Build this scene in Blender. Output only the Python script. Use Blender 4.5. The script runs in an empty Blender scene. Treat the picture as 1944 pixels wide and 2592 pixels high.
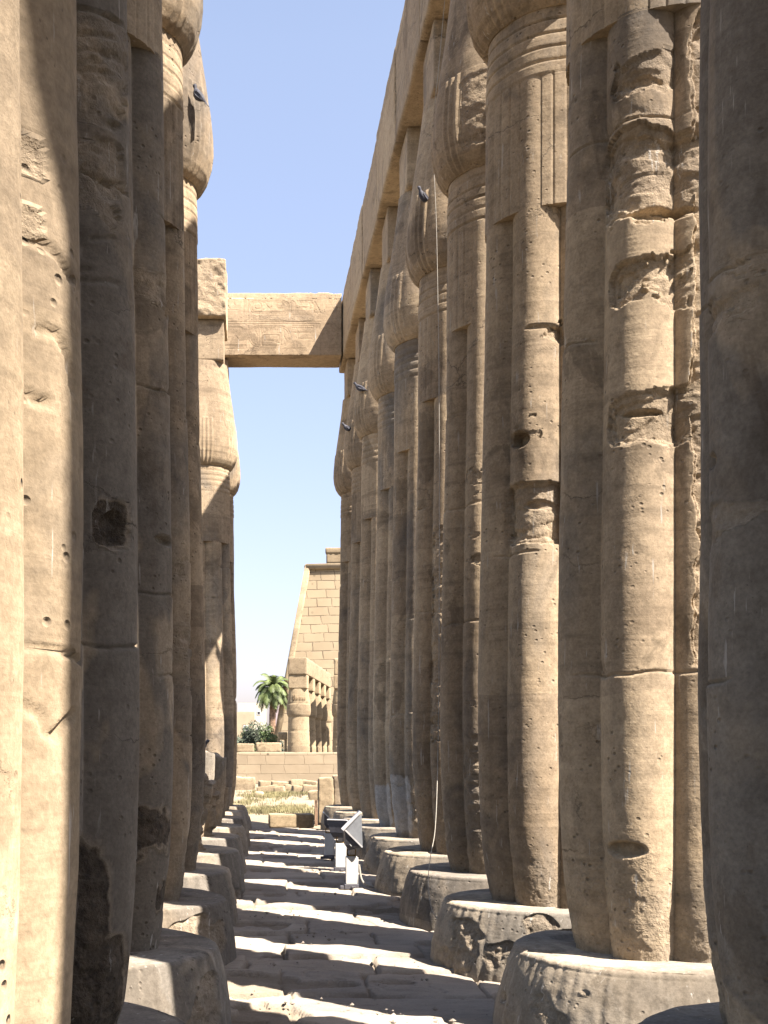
import bpy, bmesh, math, random
import numpy as np
from mathutils import Vector, Matrix

# ------------------------------------------------------------------ camera, light, exposure
H = 1.65                                   # eye height, metres; most sizes below are in eye heights
scene = bpy.context.scene
COL = scene.collection
cam_data = bpy.data.cameras.new("camera")
cam = bpy.data.objects.new("camera", cam_data)
COL.objects.link(cam)
cam.location = (0, 0, H)
cam.rotation_euler = (math.radians(90), 0, 0)
cam_data.sensor_fit = 'AUTO'
cam_data.sensor_width = 36.0
cam_data.lens = 43.13
cam_data.shift_x = 0.125
cam_data.shift_y = 0.2346
cam_data.clip_start = 0.05
cam_data.clip_end = 6000
scene.camera = cam
scene.render.resolution_x = 768
scene.render.resolution_y = 1024

SUN_EL = math.radians(51.6)
SUN_AZ = math.radians(133.6)                 # clockwise from +Y: behind the camera, to the right
world = bpy.data.worlds.new("World")
scene.world = world
world.use_nodes = True
wn = world.node_tree
wn.nodes.clear()
w_out = wn.nodes.new("ShaderNodeOutputWorld")
w_bg = wn.nodes.new("ShaderNodeBackground")
w_sky = wn.nodes.new("ShaderNodeTexSky")
w_sky.sky_type = 'NISHITA'
w_sky.sun_disc = False
w_sky.sun_elevation = SUN_EL
w_sky.sun_rotation = SUN_AZ
w_sky.altitude = 100
w_sky.air_density = 1.0
w_sky.dust_density = 1.6
w_sky.ozone_density = 2.6
w_bg.inputs["Strength"].default_value = 0.05
# the sky away from the sun is hazy and pale: lift it towards the north
w_tc = wn.nodes.new("ShaderNodeTexCoord")
w_sep = wn.nodes.new("ShaderNodeSeparateXYZ")
wn.links.new(w_tc.outputs["Generated"], w_sep.inputs[0])
w_mr = wn.nodes.new("ShaderNodeMapRange"); w_mr.interpolation_type = 'SMOOTHSTEP'
wn.links.new(w_sep.outputs[1], w_mr.inputs[0]); w_mr.inputs[1].default_value = 0.45; w_mr.inputs[2].default_value = 0.92
w_tint = wn.nodes.new("ShaderNodeMix"); w_tint.data_type = 'RGBA'
wn.links.new(w_mr.outputs[0], w_tint.inputs[0])
w_tint.inputs[6].default_value = (1.65, 1.52, 1.46, 1)
w_alt = wn.nodes.new("ShaderNodeMapRange"); wn.links.new(w_sep.outputs[2], w_alt.inputs[0]); w_alt.inputs[1].default_value = 0.0; w_alt.inputs[2].default_value = 0.5
w_low = wn.nodes.new("ShaderNodeMix"); w_low.data_type = 'RGBA'; wn.links.new(w_alt.outputs[0], w_low.inputs[0])
w_low.inputs[6].default_value = (0.93, 0.76, 0.85, 1); w_low.inputs[7].default_value = (1.78, 1.38, 1.16, 1)
wn.links.new(w_low.outputs[2], w_tint.inputs[7])
w_mul = wn.nodes.new("ShaderNodeMix"); w_mul.data_type = 'RGBA'; w_mul.blend_type = 'MULTIPLY'; w_mul.inputs[0].default_value = 1.0
wn.links.new(w_sky.outputs[0], w_mul.inputs[6]); wn.links.new(w_tint.outputs[2], w_mul.inputs[7])
wn.links.new(w_mul.outputs[2], w_bg.inputs["Color"])
wn.links.new(w_bg.outputs[0], w_out.inputs["Surface"])

sun_data = bpy.data.lights.new("sun", 'SUN')
sun_data.energy = 5.0
sun_data.angle = math.radians(0.5)
sun_data.color = (1.0, 0.92, 0.84)
sun = bpy.data.objects.new("sun", sun_data)
COL.objects.link(sun)
to_sun = Vector((math.sin(SUN_AZ) * math.cos(SUN_EL), math.cos(SUN_AZ) * math.cos(SUN_EL), math.sin(SUN_EL)))
sun.rotation_euler = to_sun.to_track_quat('Z', 'Y').to_euler()
sun.location = (20, -20, 30)

scene.view_settings.view_transform = 'Standard'
scene.view_settings.look = 'None'
scene.view_settings.exposure = 2.42
scene.view_settings.gamma = 1.0
scene.cycles.max_bounces = 6
scene.cycles.diffuse_bounces = 3

rng = np.random.default_rng(7)
random.seed(7)

# ------------------------------------------------------------------ noise on arrays
def _hash(ix, iy, iz, seed):
    with np.errstate(over='ignore'):
        h = (ix.astype(np.uint32) * np.uint32(374761393)) ^ (iy.astype(np.uint32) * np.uint32(668265263)) \
            ^ (iz.astype(np.uint32) * np.uint32(2147483647 - 58)) ^ np.uint32((seed * 974634777 + 12345) & 0xffffffff)
        h = (h ^ (h >> np.uint32(13))) * np.uint32(1274126177)
        h = (h ^ (h >> np.uint32(16))) * np.uint32(2246822519)
        h = h ^ (h >> np.uint32(15))
    return h.astype(np.float32) / np.float32(4294967295.0) * 2 - 1

def vnoise(x, y, z, seed=0):
    fx, fy, fz = np.floor(x), np.floor(y), np.floor(z)
    ix, iy, iz = fx.astype(np.int64), fy.astype(np.int64), fz.astype(np.int64)
    tx, ty, tz = x - fx, y - fy, z - fz
    tx = tx * tx * (3 - 2 * tx); ty = ty * ty * (3 - 2 * ty); tz = tz * tz * (3 - 2 * tz)
    r = 0
    for a in (0, 1):
        wx = tx if a else 1 - tx
        for b in (0, 1):
            wy = ty if b else 1 - ty
            for c in (0, 1):
                wz = tz if c else 1 - tz
                r = r + wx * wy * wz * _hash(ix + a, iy + b, iz + c, seed)
    return r

def fbm(x, y, z, octv=3, seed=0, gain=0.5):
    r, a, f, n = 0, 1.0, 1.0, 0
    for o in range(octv):
        r = r + a * vnoise(x * f + 17.3 * o, y * f + 5.1 * o, z * f + 9.7 * o, seed + o * 31)
        n += a; a *= gain; f *= 2.03
    return r / n

def sstep(a, b, x):
    t = np.clip((x - a) / (b - a), 0, 1)
    return t * t * (3 - 2 * t)

# ------------------------------------------------------------------ object helpers
def link(o, parent=None):
    COL.objects.link(o)
    if parent is not None:
        o.parent = parent
    return o

def tag(o, label=None, cat=None, group=None, kind=None):
    if label:
        o["label"] = label
        if not kind: o["kind"] = "thing"
    if cat: o["category"] = cat
    if group: o["group"] = group
    if kind: o["kind"] = kind
    return o

def thing(name, label, cat, loc=(0, 0, 0), rz=0.0, group=None):
    o = bpy.data.objects.new(name, None)
    o.empty_display_size = 0.3
    o["kind"] = "thing"
    link(o)
    o.location = loc
    o.rotation_euler = (0, 0, rz)
    return tag(o, label, cat, group)

def raw_mesh(name, V, F, mat, parent=None, smooth=True, attrs=None):
    """V (n,3) array, F (m,4) or (m,3) int array or list of both kinds of array."""
    me = bpy.data.meshes.new(name)
    if not isinstance(F, list):
        F = [F]
    V = np.asarray(V, dtype=np.float32)
    loops = np.concatenate([f.ravel() for f in F]).astype(np.int32)
    tot = np.concatenate([np.full(len(f), f.shape[1], np.int32) for f in F])
    st = np.concatenate([[0], np.cumsum(tot)[:-1]]).astype(np.int32)
    me.vertices.add(len(V)); me.vertices.foreach_set("co", V.ravel())
    me.loops.add(len(loops)); me.loops.foreach_set("vertex_index", loops)
    me.polygons.add(len(tot)); me.polygons.foreach_set("loop_start", st); me.polygons.foreach_set("loop_total", tot)
    me.polygons.foreach_set("use_smooth", np.full(len(tot), bool(smooth)))
    me.update(calc_edges=True)
    if attrs:
        for k, a in attrs.items():
            at = me.attributes.new(k, 'FLOAT', 'POINT')
            at.data.foreach_set("value", np.asarray(a, np.float32).ravel())
    me.materials.append(mat)
    o = bpy.data.objects.new(name, me)
    return link(o, parent)

def quad_grid(nr, nc, wrap, off=0):
    i = np.arange(nr - 1)[:, None]
    j = np.arange(nc if wrap else nc - 1)[None, :]
    j2 = (j + 1) % nc
    q = np.stack([i * nc + j, i * nc + j2, (i + 1) * nc + j2, (i + 1) * nc + j], -1)
    return q.reshape(-1, 4) + off

def tube_mesh(name, G, mat, parent=None, caps=(True, True), attr=None, smooth=True):
    """G (nr, nc, 3) wrapped in the second index, capped with fans on their own ring."""
    nr, nc, _ = G.shape
    V = [G.reshape(-1, 3)]
    A = [attr.ravel() if attr is not None else np.zeros(nr * nc)]
    F = [quad_grid(nr, nc, True)]
    n = nr * nc
    for k, on in ((0, caps[0]), (-1, caps[1])):
        if not on: continue
        ring = G[k]
        c = ring.mean(0, keepdims=True)
        V.append(np.concatenate([ring, c])); A.append(np.zeros(nc + 1))
        j = np.arange(nc)
        tri = np.stack([n + (j + 1) % nc, n + j, np.full(nc, n + nc)], -1) if k == 0 else np.stack([n + j, n + (j + 1) % nc, np.full(nc, n + nc)], -1)
        F.append(tri); n += nc + 1
    return raw_mesh(name, np.concatenate(V), F, mat, parent, smooth, {"wear": np.concatenate(A)})

class MB:
    """collects simple shapes into one mesh"""
    def __init__(self): self.v, self.f, self.n = [], [], 0
    def add(self, V, faces):
        self.v += [tuple(p) for p in V]
        self.f += [tuple(i + self.n for i in f) for f in faces]
        self.n += len(V)
    def box(self, c, s, rot=None):
        P = [Vector((x * s[0] / 2, y * s[1] / 2, z * s[2] / 2)) for z in (-1, 1) for y in (-1, 1) for x in (-1, 1)]
        if rot is not None: P = [rot @ p for p in P]
        P = [p + Vector(c) for p in P]
        self.add(P, [(0, 2, 3, 1), (4, 5, 7, 6), (0, 1, 5, 4), (2, 6, 7, 3), (0, 4, 6, 2), (1, 3, 7, 5)])
    def prism(self, poly, y0, y1):
        n = len(poly)
        V = [(x, y0, z) for x, z in poly] + [(x, y1, z) for x, z in poly]
        F = [tuple(range(n)), tuple(range(2 * n - 1, n - 1, -1))] + [(i, i + n, (i + 1) % n + n, (i + 1) % n) for i in range(n)]
        self.add(V, F)
    def tube(self, pts, rad, seg=8):
        pts = [Vector(p) for p in pts]
        rad = rad if isinstance(rad, (list, tuple)) else [rad] * len(pts)
        V, F = [], []
        for i, p in enumerate(pts):
            d = (pts[min(i + 1, len(pts) - 1)] - pts[max(i - 1, 0)]).normalized()
            a = d.orthogonal().normalized() if i == 0 else (a - d * a.dot(d)).normalized()
            b = d.cross(a)
            for k in range(seg):
                t = 2 * math.pi * k / seg
                V.append(p + (a * math.cos(t) + b * math.sin(t)) * rad[i])
        for i in range(len(pts) - 1):
            for k in range(seg):
                F.append((i * seg + k, i * seg + (k + 1) % seg, (i + 1) * seg + (k + 1) % seg, (i + 1) * seg + k))
        F += [tuple(range(seg - 1, -1, -1)), tuple((len(pts) - 1) * seg + k for k in range(seg))]
        self.add(V, F)
    def build(self, name, mat, parent=None, smooth=False, bevel=0.0):
        me = bpy.data.meshes.new(name)
        me.from_pydata(self.v, [], self.f)
        bm = bmesh.new(); bm.from_mesh(me)
        bmesh.ops.recalc_face_normals(bm, faces=bm.faces)
        if bevel > 0:
            bmesh.ops.bevel(bm, geom=list(bm.edges), offset=bevel, segments=2, affect='EDGES', profile=0.5)
        for f in bm.faces: f.smooth = smooth
        bm.to_mesh(me); bm.free()
        me.materials.append(mat)
        return link(bpy.data.objects.new(name, me), parent)

# ------------------------------------------------------------------ materials
class N:
    def __init__(self, name):
        self.m = bpy.data.materials.new(name); self.m.use_nodes = True
        self.t = self.m.node_tree; self.t.nodes.clear()
        self.out = self.t.nodes.new("ShaderNodeOutputMaterial")
        self.b = self.t.nodes.new("ShaderNodeBsdfPrincipled")
        self.b.inputs["Specular IOR Level"].default_value = 0.25
        if "Diffuse Roughness" in self.b.inputs: self.b.inputs["Diffuse Roughness"].default_value = 1.0
        self.l(self.b.outputs[0], self.out.inputs[0])
    def l(self, a, b): self.t.links.new(a, b)
    def n(self, kind, **kw):
        x = self.t.nodes.new(kind)
        for k, v in kw.items(): setattr(x, k, v)
        return x
    def val(self, sock, v):
        if hasattr(v, "is_output") or isinstance(v, bpy.types.NodeSocket): self.l(v, sock)
        else: sock.default_value = v
    def math(self, op, a, b=None, clamp=False):
        x = self.n("ShaderNodeMath", operation=op, use_clamp=clamp)
        self.val(x.inputs[0], a)
        if b is not None: self.val(x.inputs[1], b)
        return x.outputs[0]
    def mix(self, fac, a, b, mode='MIX'):
        x = self.n("ShaderNodeMix", data_type='RGBA', blend_type=mode)
        self.val(x.inputs[0], fac)
        for s, v in ((x.inputs[6], a), (x.inputs[7], b)):
            if isinstance(v, bpy.types.NodeSocket): self.l(v, s)
            else: s.default_value = (*v, 1) if len(v) == 3 else v
        return x.outputs[2]
    def ramp(self, v, lo, hi):
        x = self.n("ShaderNodeMapRange", clamp=True)
        self.l(v, x.inputs[0]); x.inputs[1].default_value = lo; x.inputs[2].default_value = hi
        return x.outputs[0]
    def noise(self, co, scale, detail=4, rough=0.55, dist=0.0):
        x = self.n("ShaderNodeTexNoise")
        self.l(co, x.inputs["Vector"]); x.inputs["Scale"].default_value = scale
        x.inputs["Detail"].default_value = detail; x.inputs["Roughness"].default_value = rough; x.inputs["Distortion"].default_value = dist
        return x.outputs[0]
    def voro(self, co, scale, feature='F1'):
        x = self.n("ShaderNodeTexVoronoi", feature=feature)
        self.l(co, x.inputs["Vector"]); x.inputs["Scale"].default_value = scale
        return x.outputs[0]
    def scaled(self, co, s):
        x = self.n("ShaderNodeMapping"); self.l(co, x.inputs[0]); x.inputs["Scale"].default_value = s
        return x.outputs[0]
    def coords(self, rnd=True):
        tc = self.n("ShaderNodeTexCoord")
        if not rnd: return tc.outputs["Object"]
        oi = self.n("ShaderNodeObjectInfo")
        v = self.n("ShaderNodeVectorMath", operation='MULTIPLY_ADD')
        cmb = self.n("ShaderNodeCombineXYZ")
        for k in range(3): self.l(oi.outputs["Random"], cmb.inputs[k])
        self.l(cmb.outputs[0], v.inputs[0]); v.inputs[1].default_value = (37, 53, 71); self.l(tc.outputs["Object"], v.inputs[2])
        return v.outputs[0]
    def bump(self, h, strength, dist, prev=None):
        x = self.n("ShaderNodeBump"); x.inputs["Strength"].default_value = strength; x.inputs["Distance"].default_value = dist
        self.l(h, x.inputs["Height"])
        if prev is not None: self.l(prev, x.inputs["Normal"])
        return x.outputs[0]

def stone(name, c_light, c_mid, c_dark, patina=(0.135, 0.123, 0.108), streaks=True, strata=1.0, wear_col=(0.31, 0.245, 0.17), pit=1.0, fine=1.0, use_pat=True):
    n = N(name)
    co = n.coords()
    oi = n.n("ShaderNodeObjectInfo")
    sep = n.n("ShaderNodeSeparateColor"); n.l(oi.outputs["Color"], sep.inputs[0])
    big = n.noise(co, 0.55, 5, 0.6, 0.3)
    mid = n.noise(co, 2.6, 6, 0.62, 0.4)
    col = n.mix(n.ramp(big, 0.36, 0.66), c_mid, c_light)
    col = n.mix(n.math('MULTIPLY', n.ramp(mid, 0.52, 0.74), 0.55), col, c_dark)
    st = n.noise(n.scaled(co, (0.6, 0.6, 6.5)), 1.1, 5, 0.6, 1.2)
    col = n.mix(n.math('MULTIPLY', n.ramp(st, 0.53, 0.7), 0.42 * strata), col, tuple(0.72 * v for v in c_dark))
    st2 = n.noise(n.scaled(co, (0.4, 0.4, 16)), 1.3, 3, 0.5, 0.8)
    col = n.mix(n.math('MULTIPLY', n.ramp(st2, 0.5, 0.72), 0.22 * strata), col, tuple(min(1, 1.25 * v) for v in c_light))
    if use_pat:                                     # grey weathering film, amount per object in its colour
        pt = n.noise(n.scaled(co, (1, 1, 0.55)), 0.75, 5, 0.58, 0.6)
        zo = n.n("ShaderNodeTexCoord"); zq = n.n("ShaderNodeSeparateXYZ"); n.l(zo.outputs["Object"], zq.inputs[0])
        pt = n.math('ADD', pt, n.math('MULTIPLY', n.math('SUBTRACT', 1.0, n.ramp(zq.outputs[2], 0.8, 3.4)), 0.10))
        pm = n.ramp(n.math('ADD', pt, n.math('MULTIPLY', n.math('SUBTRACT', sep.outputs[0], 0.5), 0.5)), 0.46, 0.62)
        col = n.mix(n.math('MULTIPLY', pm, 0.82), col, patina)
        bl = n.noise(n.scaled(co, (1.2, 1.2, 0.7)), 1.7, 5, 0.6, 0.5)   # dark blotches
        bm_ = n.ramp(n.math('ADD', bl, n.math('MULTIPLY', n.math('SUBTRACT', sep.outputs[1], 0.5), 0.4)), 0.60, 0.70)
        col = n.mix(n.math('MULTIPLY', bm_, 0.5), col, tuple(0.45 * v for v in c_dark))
    rp = n.noise(n.scaled(co, (1, 1, 0.7)), 0.85, 4, 0.55, 0.8)
    col = n.mix(n.math('MULTIPLY', n.ramp(rp, 0.565, 0.59), 0.5), col, tuple(1.06 * v for v in c_light))
    rq = n.noise(n.scaled(co, (1.1, 1.1, 0.9)), 1.15, 7, 0.62, 0.5)
    col = n.mix(n.math('MULTIPLY', n.ramp(rq, 0.585, 0.61), 0.42), col, tuple(0.55 * v for v in c_dark))
    # courses of stone differ a little in tone
    oz = n.n("ShaderNodeTexCoord"); zs = n.n("ShaderNodeSeparateXYZ"); n.l(oz.outputs["Object"], zs.inputs[0])
    drum = n.math('FLOOR', n.math('ADD', n.math('ADD', n.math('MULTIPLY', zs.outputs[2], 0.72), n.math('MULTIPLY', n.noise(co, 0.8, 2), 0.12)), n.math('MULTIPLY', oi.outputs["Random"], 17.0)))
    wn_ = n.n("ShaderNodeTexWhiteNoise", noise_dimensions='1D'); n.l(drum, wn_.inputs["W"])
    col = n.mix(1.0, col, n.mix(wn_.outputs[0], (0.80, 0.79, 0.79), (1.10, 1.10, 1.08)), 'MULTIPLY')
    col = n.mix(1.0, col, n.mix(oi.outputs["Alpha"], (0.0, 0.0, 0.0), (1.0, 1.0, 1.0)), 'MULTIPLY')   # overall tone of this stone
    at = n.n("ShaderNodeAttribute", attribute_name="wear")
    code = at.outputs["Fac"]                         # 0..1 broken surface, up to 2 dark crust, below 0 white salt
    wear = n.ramp(code, 0.0, 1.0)
    col = n.mix(n.math('MULTIPLY', wear, 0.5), col, wear_col)
    crn = n.noise(co, 20, 4, 0.7)
    col = n.mix(n.math('MULTIPLY', n.ramp(code, 1.15, 1.7), 0.9), col, n.mix(n.ramp(crn, 0.35, 0.7), (0.03, 0.024, 0.019), (0.11, 0.085, 0.06)))
    col = n.mix(n.math('MULTIPLY', n.ramp(n.math('ADD', n.math('MULTIPLY', code, -1.0), n.math('MULTIPLY', n.math('SUBTRACT', crn, 0.5), 1.2)), 0.35, 0.8), n.math('MULTIPLY', n.ramp(code, 0.0, -0.1), 0.75)), col, (0.40, 0.38, 0.35))
    cw = n.n("ShaderNodeVectorMath", operation='MULTIPLY_ADD')
    cn = n.n("ShaderNodeTexNoise"); n.l(co, cn.inputs["Vector"]); cn.inputs["Scale"].default_value = 2.6; cn.inputs["Detail"].default_value = 9; cn.inputs["Roughness"].default_value = 0.68
    n.l(cn.outputs[1], cw.inputs[0]); cw.inputs[1].default_value = (0.5, 0.5, 0.35); n.l(n.scaled(co, (0.8, 0.8, 1.5)), cw.inputs[2])
    ce = n.voro(cw.outputs[0], 0.9, 'DISTANCE_TO_EDGE')
    crk = n.math('MULTIPLY', n.math('SUBTRACT', 1.0, n.ramp(ce, 0.001, 0.006)), n.ramp(n.noise(co, 0.9, 3), 0.54, 0.62))
    col = n.mix(n.math('MULTIPLY', crk, 0.6), col, tuple(0.25 * v for v in c_dark))
    gr = n.noise(co, 55, 4, 0.7)
    g2 = n.noise(co, 13, 5, 0.65)
    col = n.mix(1.0, col, n.mix(n.ramp(gr, 0.25, 0.75), (0.72, 0.71, 0.69), (1.16, 1.16, 1.15)), 'MULTIPLY')
    col = n.mix(1.0, col, n.mix(n.ramp(g2, 0.3, 0.7), (0.76, 0.75, 0.73), (1.12, 1.12, 1.12)), 'MULTIPLY')
    pv = n.voro(n.scaled(co, (1, 1, 1.2)), 17)
    pmask = n.ramp(n.noise(co, 3.1, 3), 0.5, 0.62)
    hole = n.math('MULTIPLY', n.math('SUBTRACT', 1.0, n.ramp(pv, 0.10, 0.24)), pmask)
    sv = n.voro(n.scaled(co, (1, 1, 0.8)), 42)
    spk = n.math('MULTIPLY', n.math('SUBTRACT', 1.0, n.ramp(sv, 0.06, 0.16)), n.ramp(n.noise(co, 5.3, 3), 0.46, 0.6))
    col = n.mix(n.math('MULTIPLY', spk, 0.55), col, tuple(0.35 * v for v in c_dark))
    col = n.mix(n.math('MULTIPLY', hole, 0.6 * pit), col, tuple(0.4 * v for v in c_dark))
    if streaks:                                     # droppings and water runs
        s = n.noise(n.scaled(co, (30, 30, 2.6)), 1.0, 4, 0.6)
        s2 = n.noise(n.scaled(co, (7, 7, 2.2)), 1.0, 2, 0.5)
        sm = n.math('MULTIPLY', n.ramp(s, 0.635, 0.67), n.ramp(s2, 0.47, 0.56))
        col = n.mix(n.math('MULTIPLY', sm, n.math('MULTIPLY', sep.outputs[2], 0.8)), col, (0.42, 0.39, 0.34))
        d = n.noise(n.scaled(co, (11, 11, 0.35)), 1.0, 4, 0.55)
        col = n.mix(n.math('MULTIPLY', n.ramp(d, 0.55, 0.75), 0.22), col, tuple(0.5 * v for v in c_dark))
    n.l(col, n.b.inputs["Base Color"])
    n.b.inputs["Roughness"].default_value = 0.92
    b = n.bump(n.math('MULTIPLY', gr, n.math('ADD', 0.35, wear)), 0.5 * fine, 0.010)
    b = n.bump(n.math('MULTIPLY', n.math('ADD', g2, n.noise(co, 24, 4, 0.7)), n.math('ADD', 0.20, n.math('MULTIPLY', wear, 1.5))), 0.65 * fine, 0.022, b)
    b = n.bump(n.math('ADD', st, st2), 0.13 * fine * strata, 0.02, b)
    b = n.bump(n.math('MULTIPLY', crk, -1.0), 0.7, 0.012, b)
    b = n.bump(n.math('MULTIPLY', hole, -1.0), 0.8 * pit, 0.012, b)
    n.l(b, n.b.inputs["Normal"])
    return n.m

def simple(name, col, rough=0.6, metal=0.0, var=0.12, scale=9.0, bump=0.0):
    n = N(name)
    co = n.coords()
    a = n.noise(co, scale, 5, 0.6)
    lo = tuple(max(0, c * (1 - 2 * var)) for c in col); hi = tuple(min(1, c * (1 + 2 * var)) for c in col)
    n.l(n.mix(n.ramp(a, 0.3, 0.7), lo, hi), n.b.inputs["Base Color"])
    n.b.inputs["Roughness"].default_value = rough
    n.b.inputs["Metallic"].default_value = metal
    if bump > 0: n.l(n.bump(n.noise(co, scale * 4, 4, 0.6), bump, 0.01), n.b.inputs["Normal"])
    return n.m

M = {}
M['stone'] = stone("sandstone", (0.395, 0.308, 0.207), (0.310, 0.236, 0.154), (0.178, 0.130, 0.084))
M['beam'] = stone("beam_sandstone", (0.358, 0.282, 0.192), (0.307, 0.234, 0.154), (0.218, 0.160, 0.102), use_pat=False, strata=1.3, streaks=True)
M['lintel'] = stone("sunlit_beam_sandstone", (0.50, 0.385, 0.255), (0.44, 0.335, 0.215), (0.31, 0.225, 0.14), use_pat=False, strata=1.3, streaks=True)  # copy of the beam stone, lightened to put grazing sunlight into its colour
M['base'] = stone("pedestal_sandstone", (0.320, 0.269, 0.205), (0.269, 0.221, 0.160), (0.179, 0.141, 0.099))
M['far'] = stone("far_sandstone", (0.295, 0.23, 0.148), (0.255, 0.195, 0.122), (0.195, 0.142, 0.086), use_pat=False, streaks=False)

def wall_blocks(name, course, length, base, dark, joint, world_scale=1.0, jw=0.03):
    """coursed masonry with slightly irregular joints; local X along the wall, Z up"""
    n = N(name)
    co = n.coords(False)
    w = n.noise(co, 0.8 / course * 0.35, 3, 0.5)
    off = n.n("ShaderNodeVectorMath", operation='MULTIPLY_ADD')
    cmb = n.n("ShaderNodeCombineXYZ"); n.l(w, cmb.inputs[0]); n.l(w, cmb.inputs[1]); n.l(w, cmb.inputs[2])
    n.l(cmb.outputs[0], off.inputs[0]); off.inputs[1].default_value = (0.5 * length, 0, 0.22 * course); n.l(co, off.inputs[2])
    sp = n.n("ShaderNodeSeparateXYZ"); n.l(off.outputs[0], sp.inputs[0])
    xz = n.n("ShaderNodeCombineXYZ"); n.l(n.math('ADD', sp.outputs[0], sp.outputs[1]), xz.inputs[0]); n.l(sp.outputs[2], xz.inputs[1])
    br = n.n("ShaderNodeTexBrick")
    br.offset = 0.43; br.squash = 0.8; br.squash_frequency = 3
    n.l(xz.outputs[0], br.inputs["Vector"])
    br.inputs["Scale"].default_value = 1.0
    br.inputs["Brick Width"].default_value = length; br.inputs["Row Height"].default_value = course
    br.inputs["Mortar Size"].default_value = jw * course; br.inputs["Mortar Smooth"].default_value = 0.3
    br.inputs["Color1"].default_value = (*base, 1); br.inputs["Color2"].default_value = (*tuple(0.86 * c for c in base), 1)
    br.inputs["Mortar"].default_value = (*tuple(0.93 * c for c in base), 1)
    a = n.noise(co, 0.5 / course, 5, 0.6)
    col = n.mix(n.math('MULTIPLY', n.ramp(a, 0.5, 0.75), 0.5), br.outputs["Color"], dark)
    ab = n.noise(n.scaled(co, (1, 1, 0.6)), 0.10 / course, 4, 0.6)
    col = n.mix(1.0, col, n.mix(n.ramp(ab, 0.35, 0.65), (0.80, 0.78, 0.76), (1.10, 1.10, 1.10)), 'MULTIPLY')
    jm = n.math('MULTIPLY', br.outputs["Fac"], n.ramp(n.noise(co, 0.9 / course, 4, 0.65), 0.36, 0.56))
    col = n.mix(n.math('MULTIPLY', jm, 0.9), col, joint)
    v = n.voro(n.scaled(co, (1.0, 1.0, 1.0)), 0.95 / course)
    hm = n.math('MULTIPLY', n.math('SUBTRACT', 1.0, n.ramp(v, 0.10, 0.17)), n.ramp(n.noise(co, 0.22 / course, 2), 0.52, 0.6))
    col = n.mix(n.math('MULTIPLY', hm, 0.8), col, tuple(0.25 * c for c in dark))
    n.l(col, n.b.inputs["Base Color"]); n.b.inputs["Roughness"].default_value = 0.95
    b = n.bump(n.math('MULTIPLY', br.outputs["Fac"], -1.0), 0.8, 0.06 * course)
    b = n.bump(n.noise(co, 4 / course, 5, 0.65), 0.5, 0.04 * course, b)
    n.l(b, n.b.inputs["Normal"])
    return n.m

M['pylon'] = wall_blocks("pylon_masonry", 1.06, 2.3, (0.315, 0.25, 0.16), (0.245, 0.185, 0.115), (0.090, 0.064, 0.042), jw=0.05)
M['wall'] = wall_blocks("wall_masonry", 0.46, 1.15, (0.285, 0.226, 0.15), (0.23, 0.178, 0.112), (0.147, 0.109, 0.067), jw=0.04)

def ground_material(name, a, b, c):
    n = N(name); co = n.coords(False)
    k = n.noise(co, 0.35, 6, 0.6); k2 = n.noise(co, 3.0, 6, 0.65)
    col = n.mix(n.ramp(k, 0.35, 0.65), a, b)
    col = n.mix(n.math('MULTIPLY', n.ramp(k2, 0.5, 0.75), 0.6), col, c)
    g = n.noise(co, 40, 3, 0.7)
    col = n.mix(1.0, col, n.mix(n.ramp(g, 0.25, 0.75), (0.82, 0.82, 0.80), (1.12, 1.12, 1.12)), 'MULTIPLY')
    n.l(col, n.b.inputs["Base Color"]); n.b.inputs["Roughness"].default_value = 0.97
    n.l(n.bump(g, 0.5, 0.02, n.bump(k2, 0.5, 0.05)), n.b.inputs["Normal"])
    return n.m
M['ground'] = ground_material("dry_earth", (0.165, 0.130, 0.086), (0.205, 0.162, 0.108), (0.135, 0.105, 0.067))

def paving_material():
    n = N("paving_stone"); co = n.coords(False)
    at = n.n("ShaderNodeAttribute", attribute_name="tone"); tone = at.outputs["Fac"]
    wr = n.n("ShaderNodeAttribute", attribute_name="wear").outputs["Fac"]
    k = n.noise(co, 1.1, 6, 0.62, 0.5)
    col = n.mix(n.ramp(k, 0.36, 0.64), (0.225, 0.193, 0.153), (0.315, 0.270, 0.212))
    col = n.mix(1.0, col, n.mix(tone, (0.84, 0.84, 0.86), (1.12, 1.10, 1.06)), 'MULTIPLY')
    d = n.noise(n.scaled(co, (1, 2.2, 1)), 4.5, 6, 0.7, 0.6)
    col = n.mix(n.math('MULTIPLY', n.ramp(d, 0.54, 0.72), 0.45), col, (0.095, 0.075, 0.055))
    col = n.mix(n.math('MULTIPLY', wr, 0.85), col, (0.16, 0.125, 0.085))
    g = n.noise(co, 60, 4, 0.7)
    col = n.mix(1.0, col, n.mix(n.ramp(g, 0.25, 0.75), (0.82, 0.82, 0.82), (1.12, 1.12, 1.12)), 'MULTIPLY')
    n.l(col, n.b.inputs["Base Color"]); n.b.inputs["Roughness"].default_value = 0.9
    b = n.bump(g, 0.5, 0.008); b = n.bump(n.noise(n.scaled(co, (1, 2.5, 1)), 11, 6, 0.72), 0.7, 0.03, b)
    n.l(b, n.b.inputs["Normal"])
    return n.m
M['paving'] = paving_material()
M['white_metal'] = simple("white_painted_metal", (0.42, 0.41, 0.38), 0.5, 0.0, 0.04, 12)
M['grey_metal'] = simple("grey_painted_metal", (0.192, 0.198, 0.205), 0.45, 0.3, 0.08, 14)
M['dark_metal'] = simple("dark_grey_metal", (0.085, 0.082, 0.09), 0.45, 0.2, 0.15, 14)
M['rim'] = simple("pale_rim_metal", (0.384, 0.371, 0.358), 0.4, 0.2, 0.05, 14)
M['brass'] = simple("rusty_bracket", (0.205, 0.128, 0.045), 0.6, 0.4, 0.25, 30)
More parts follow.
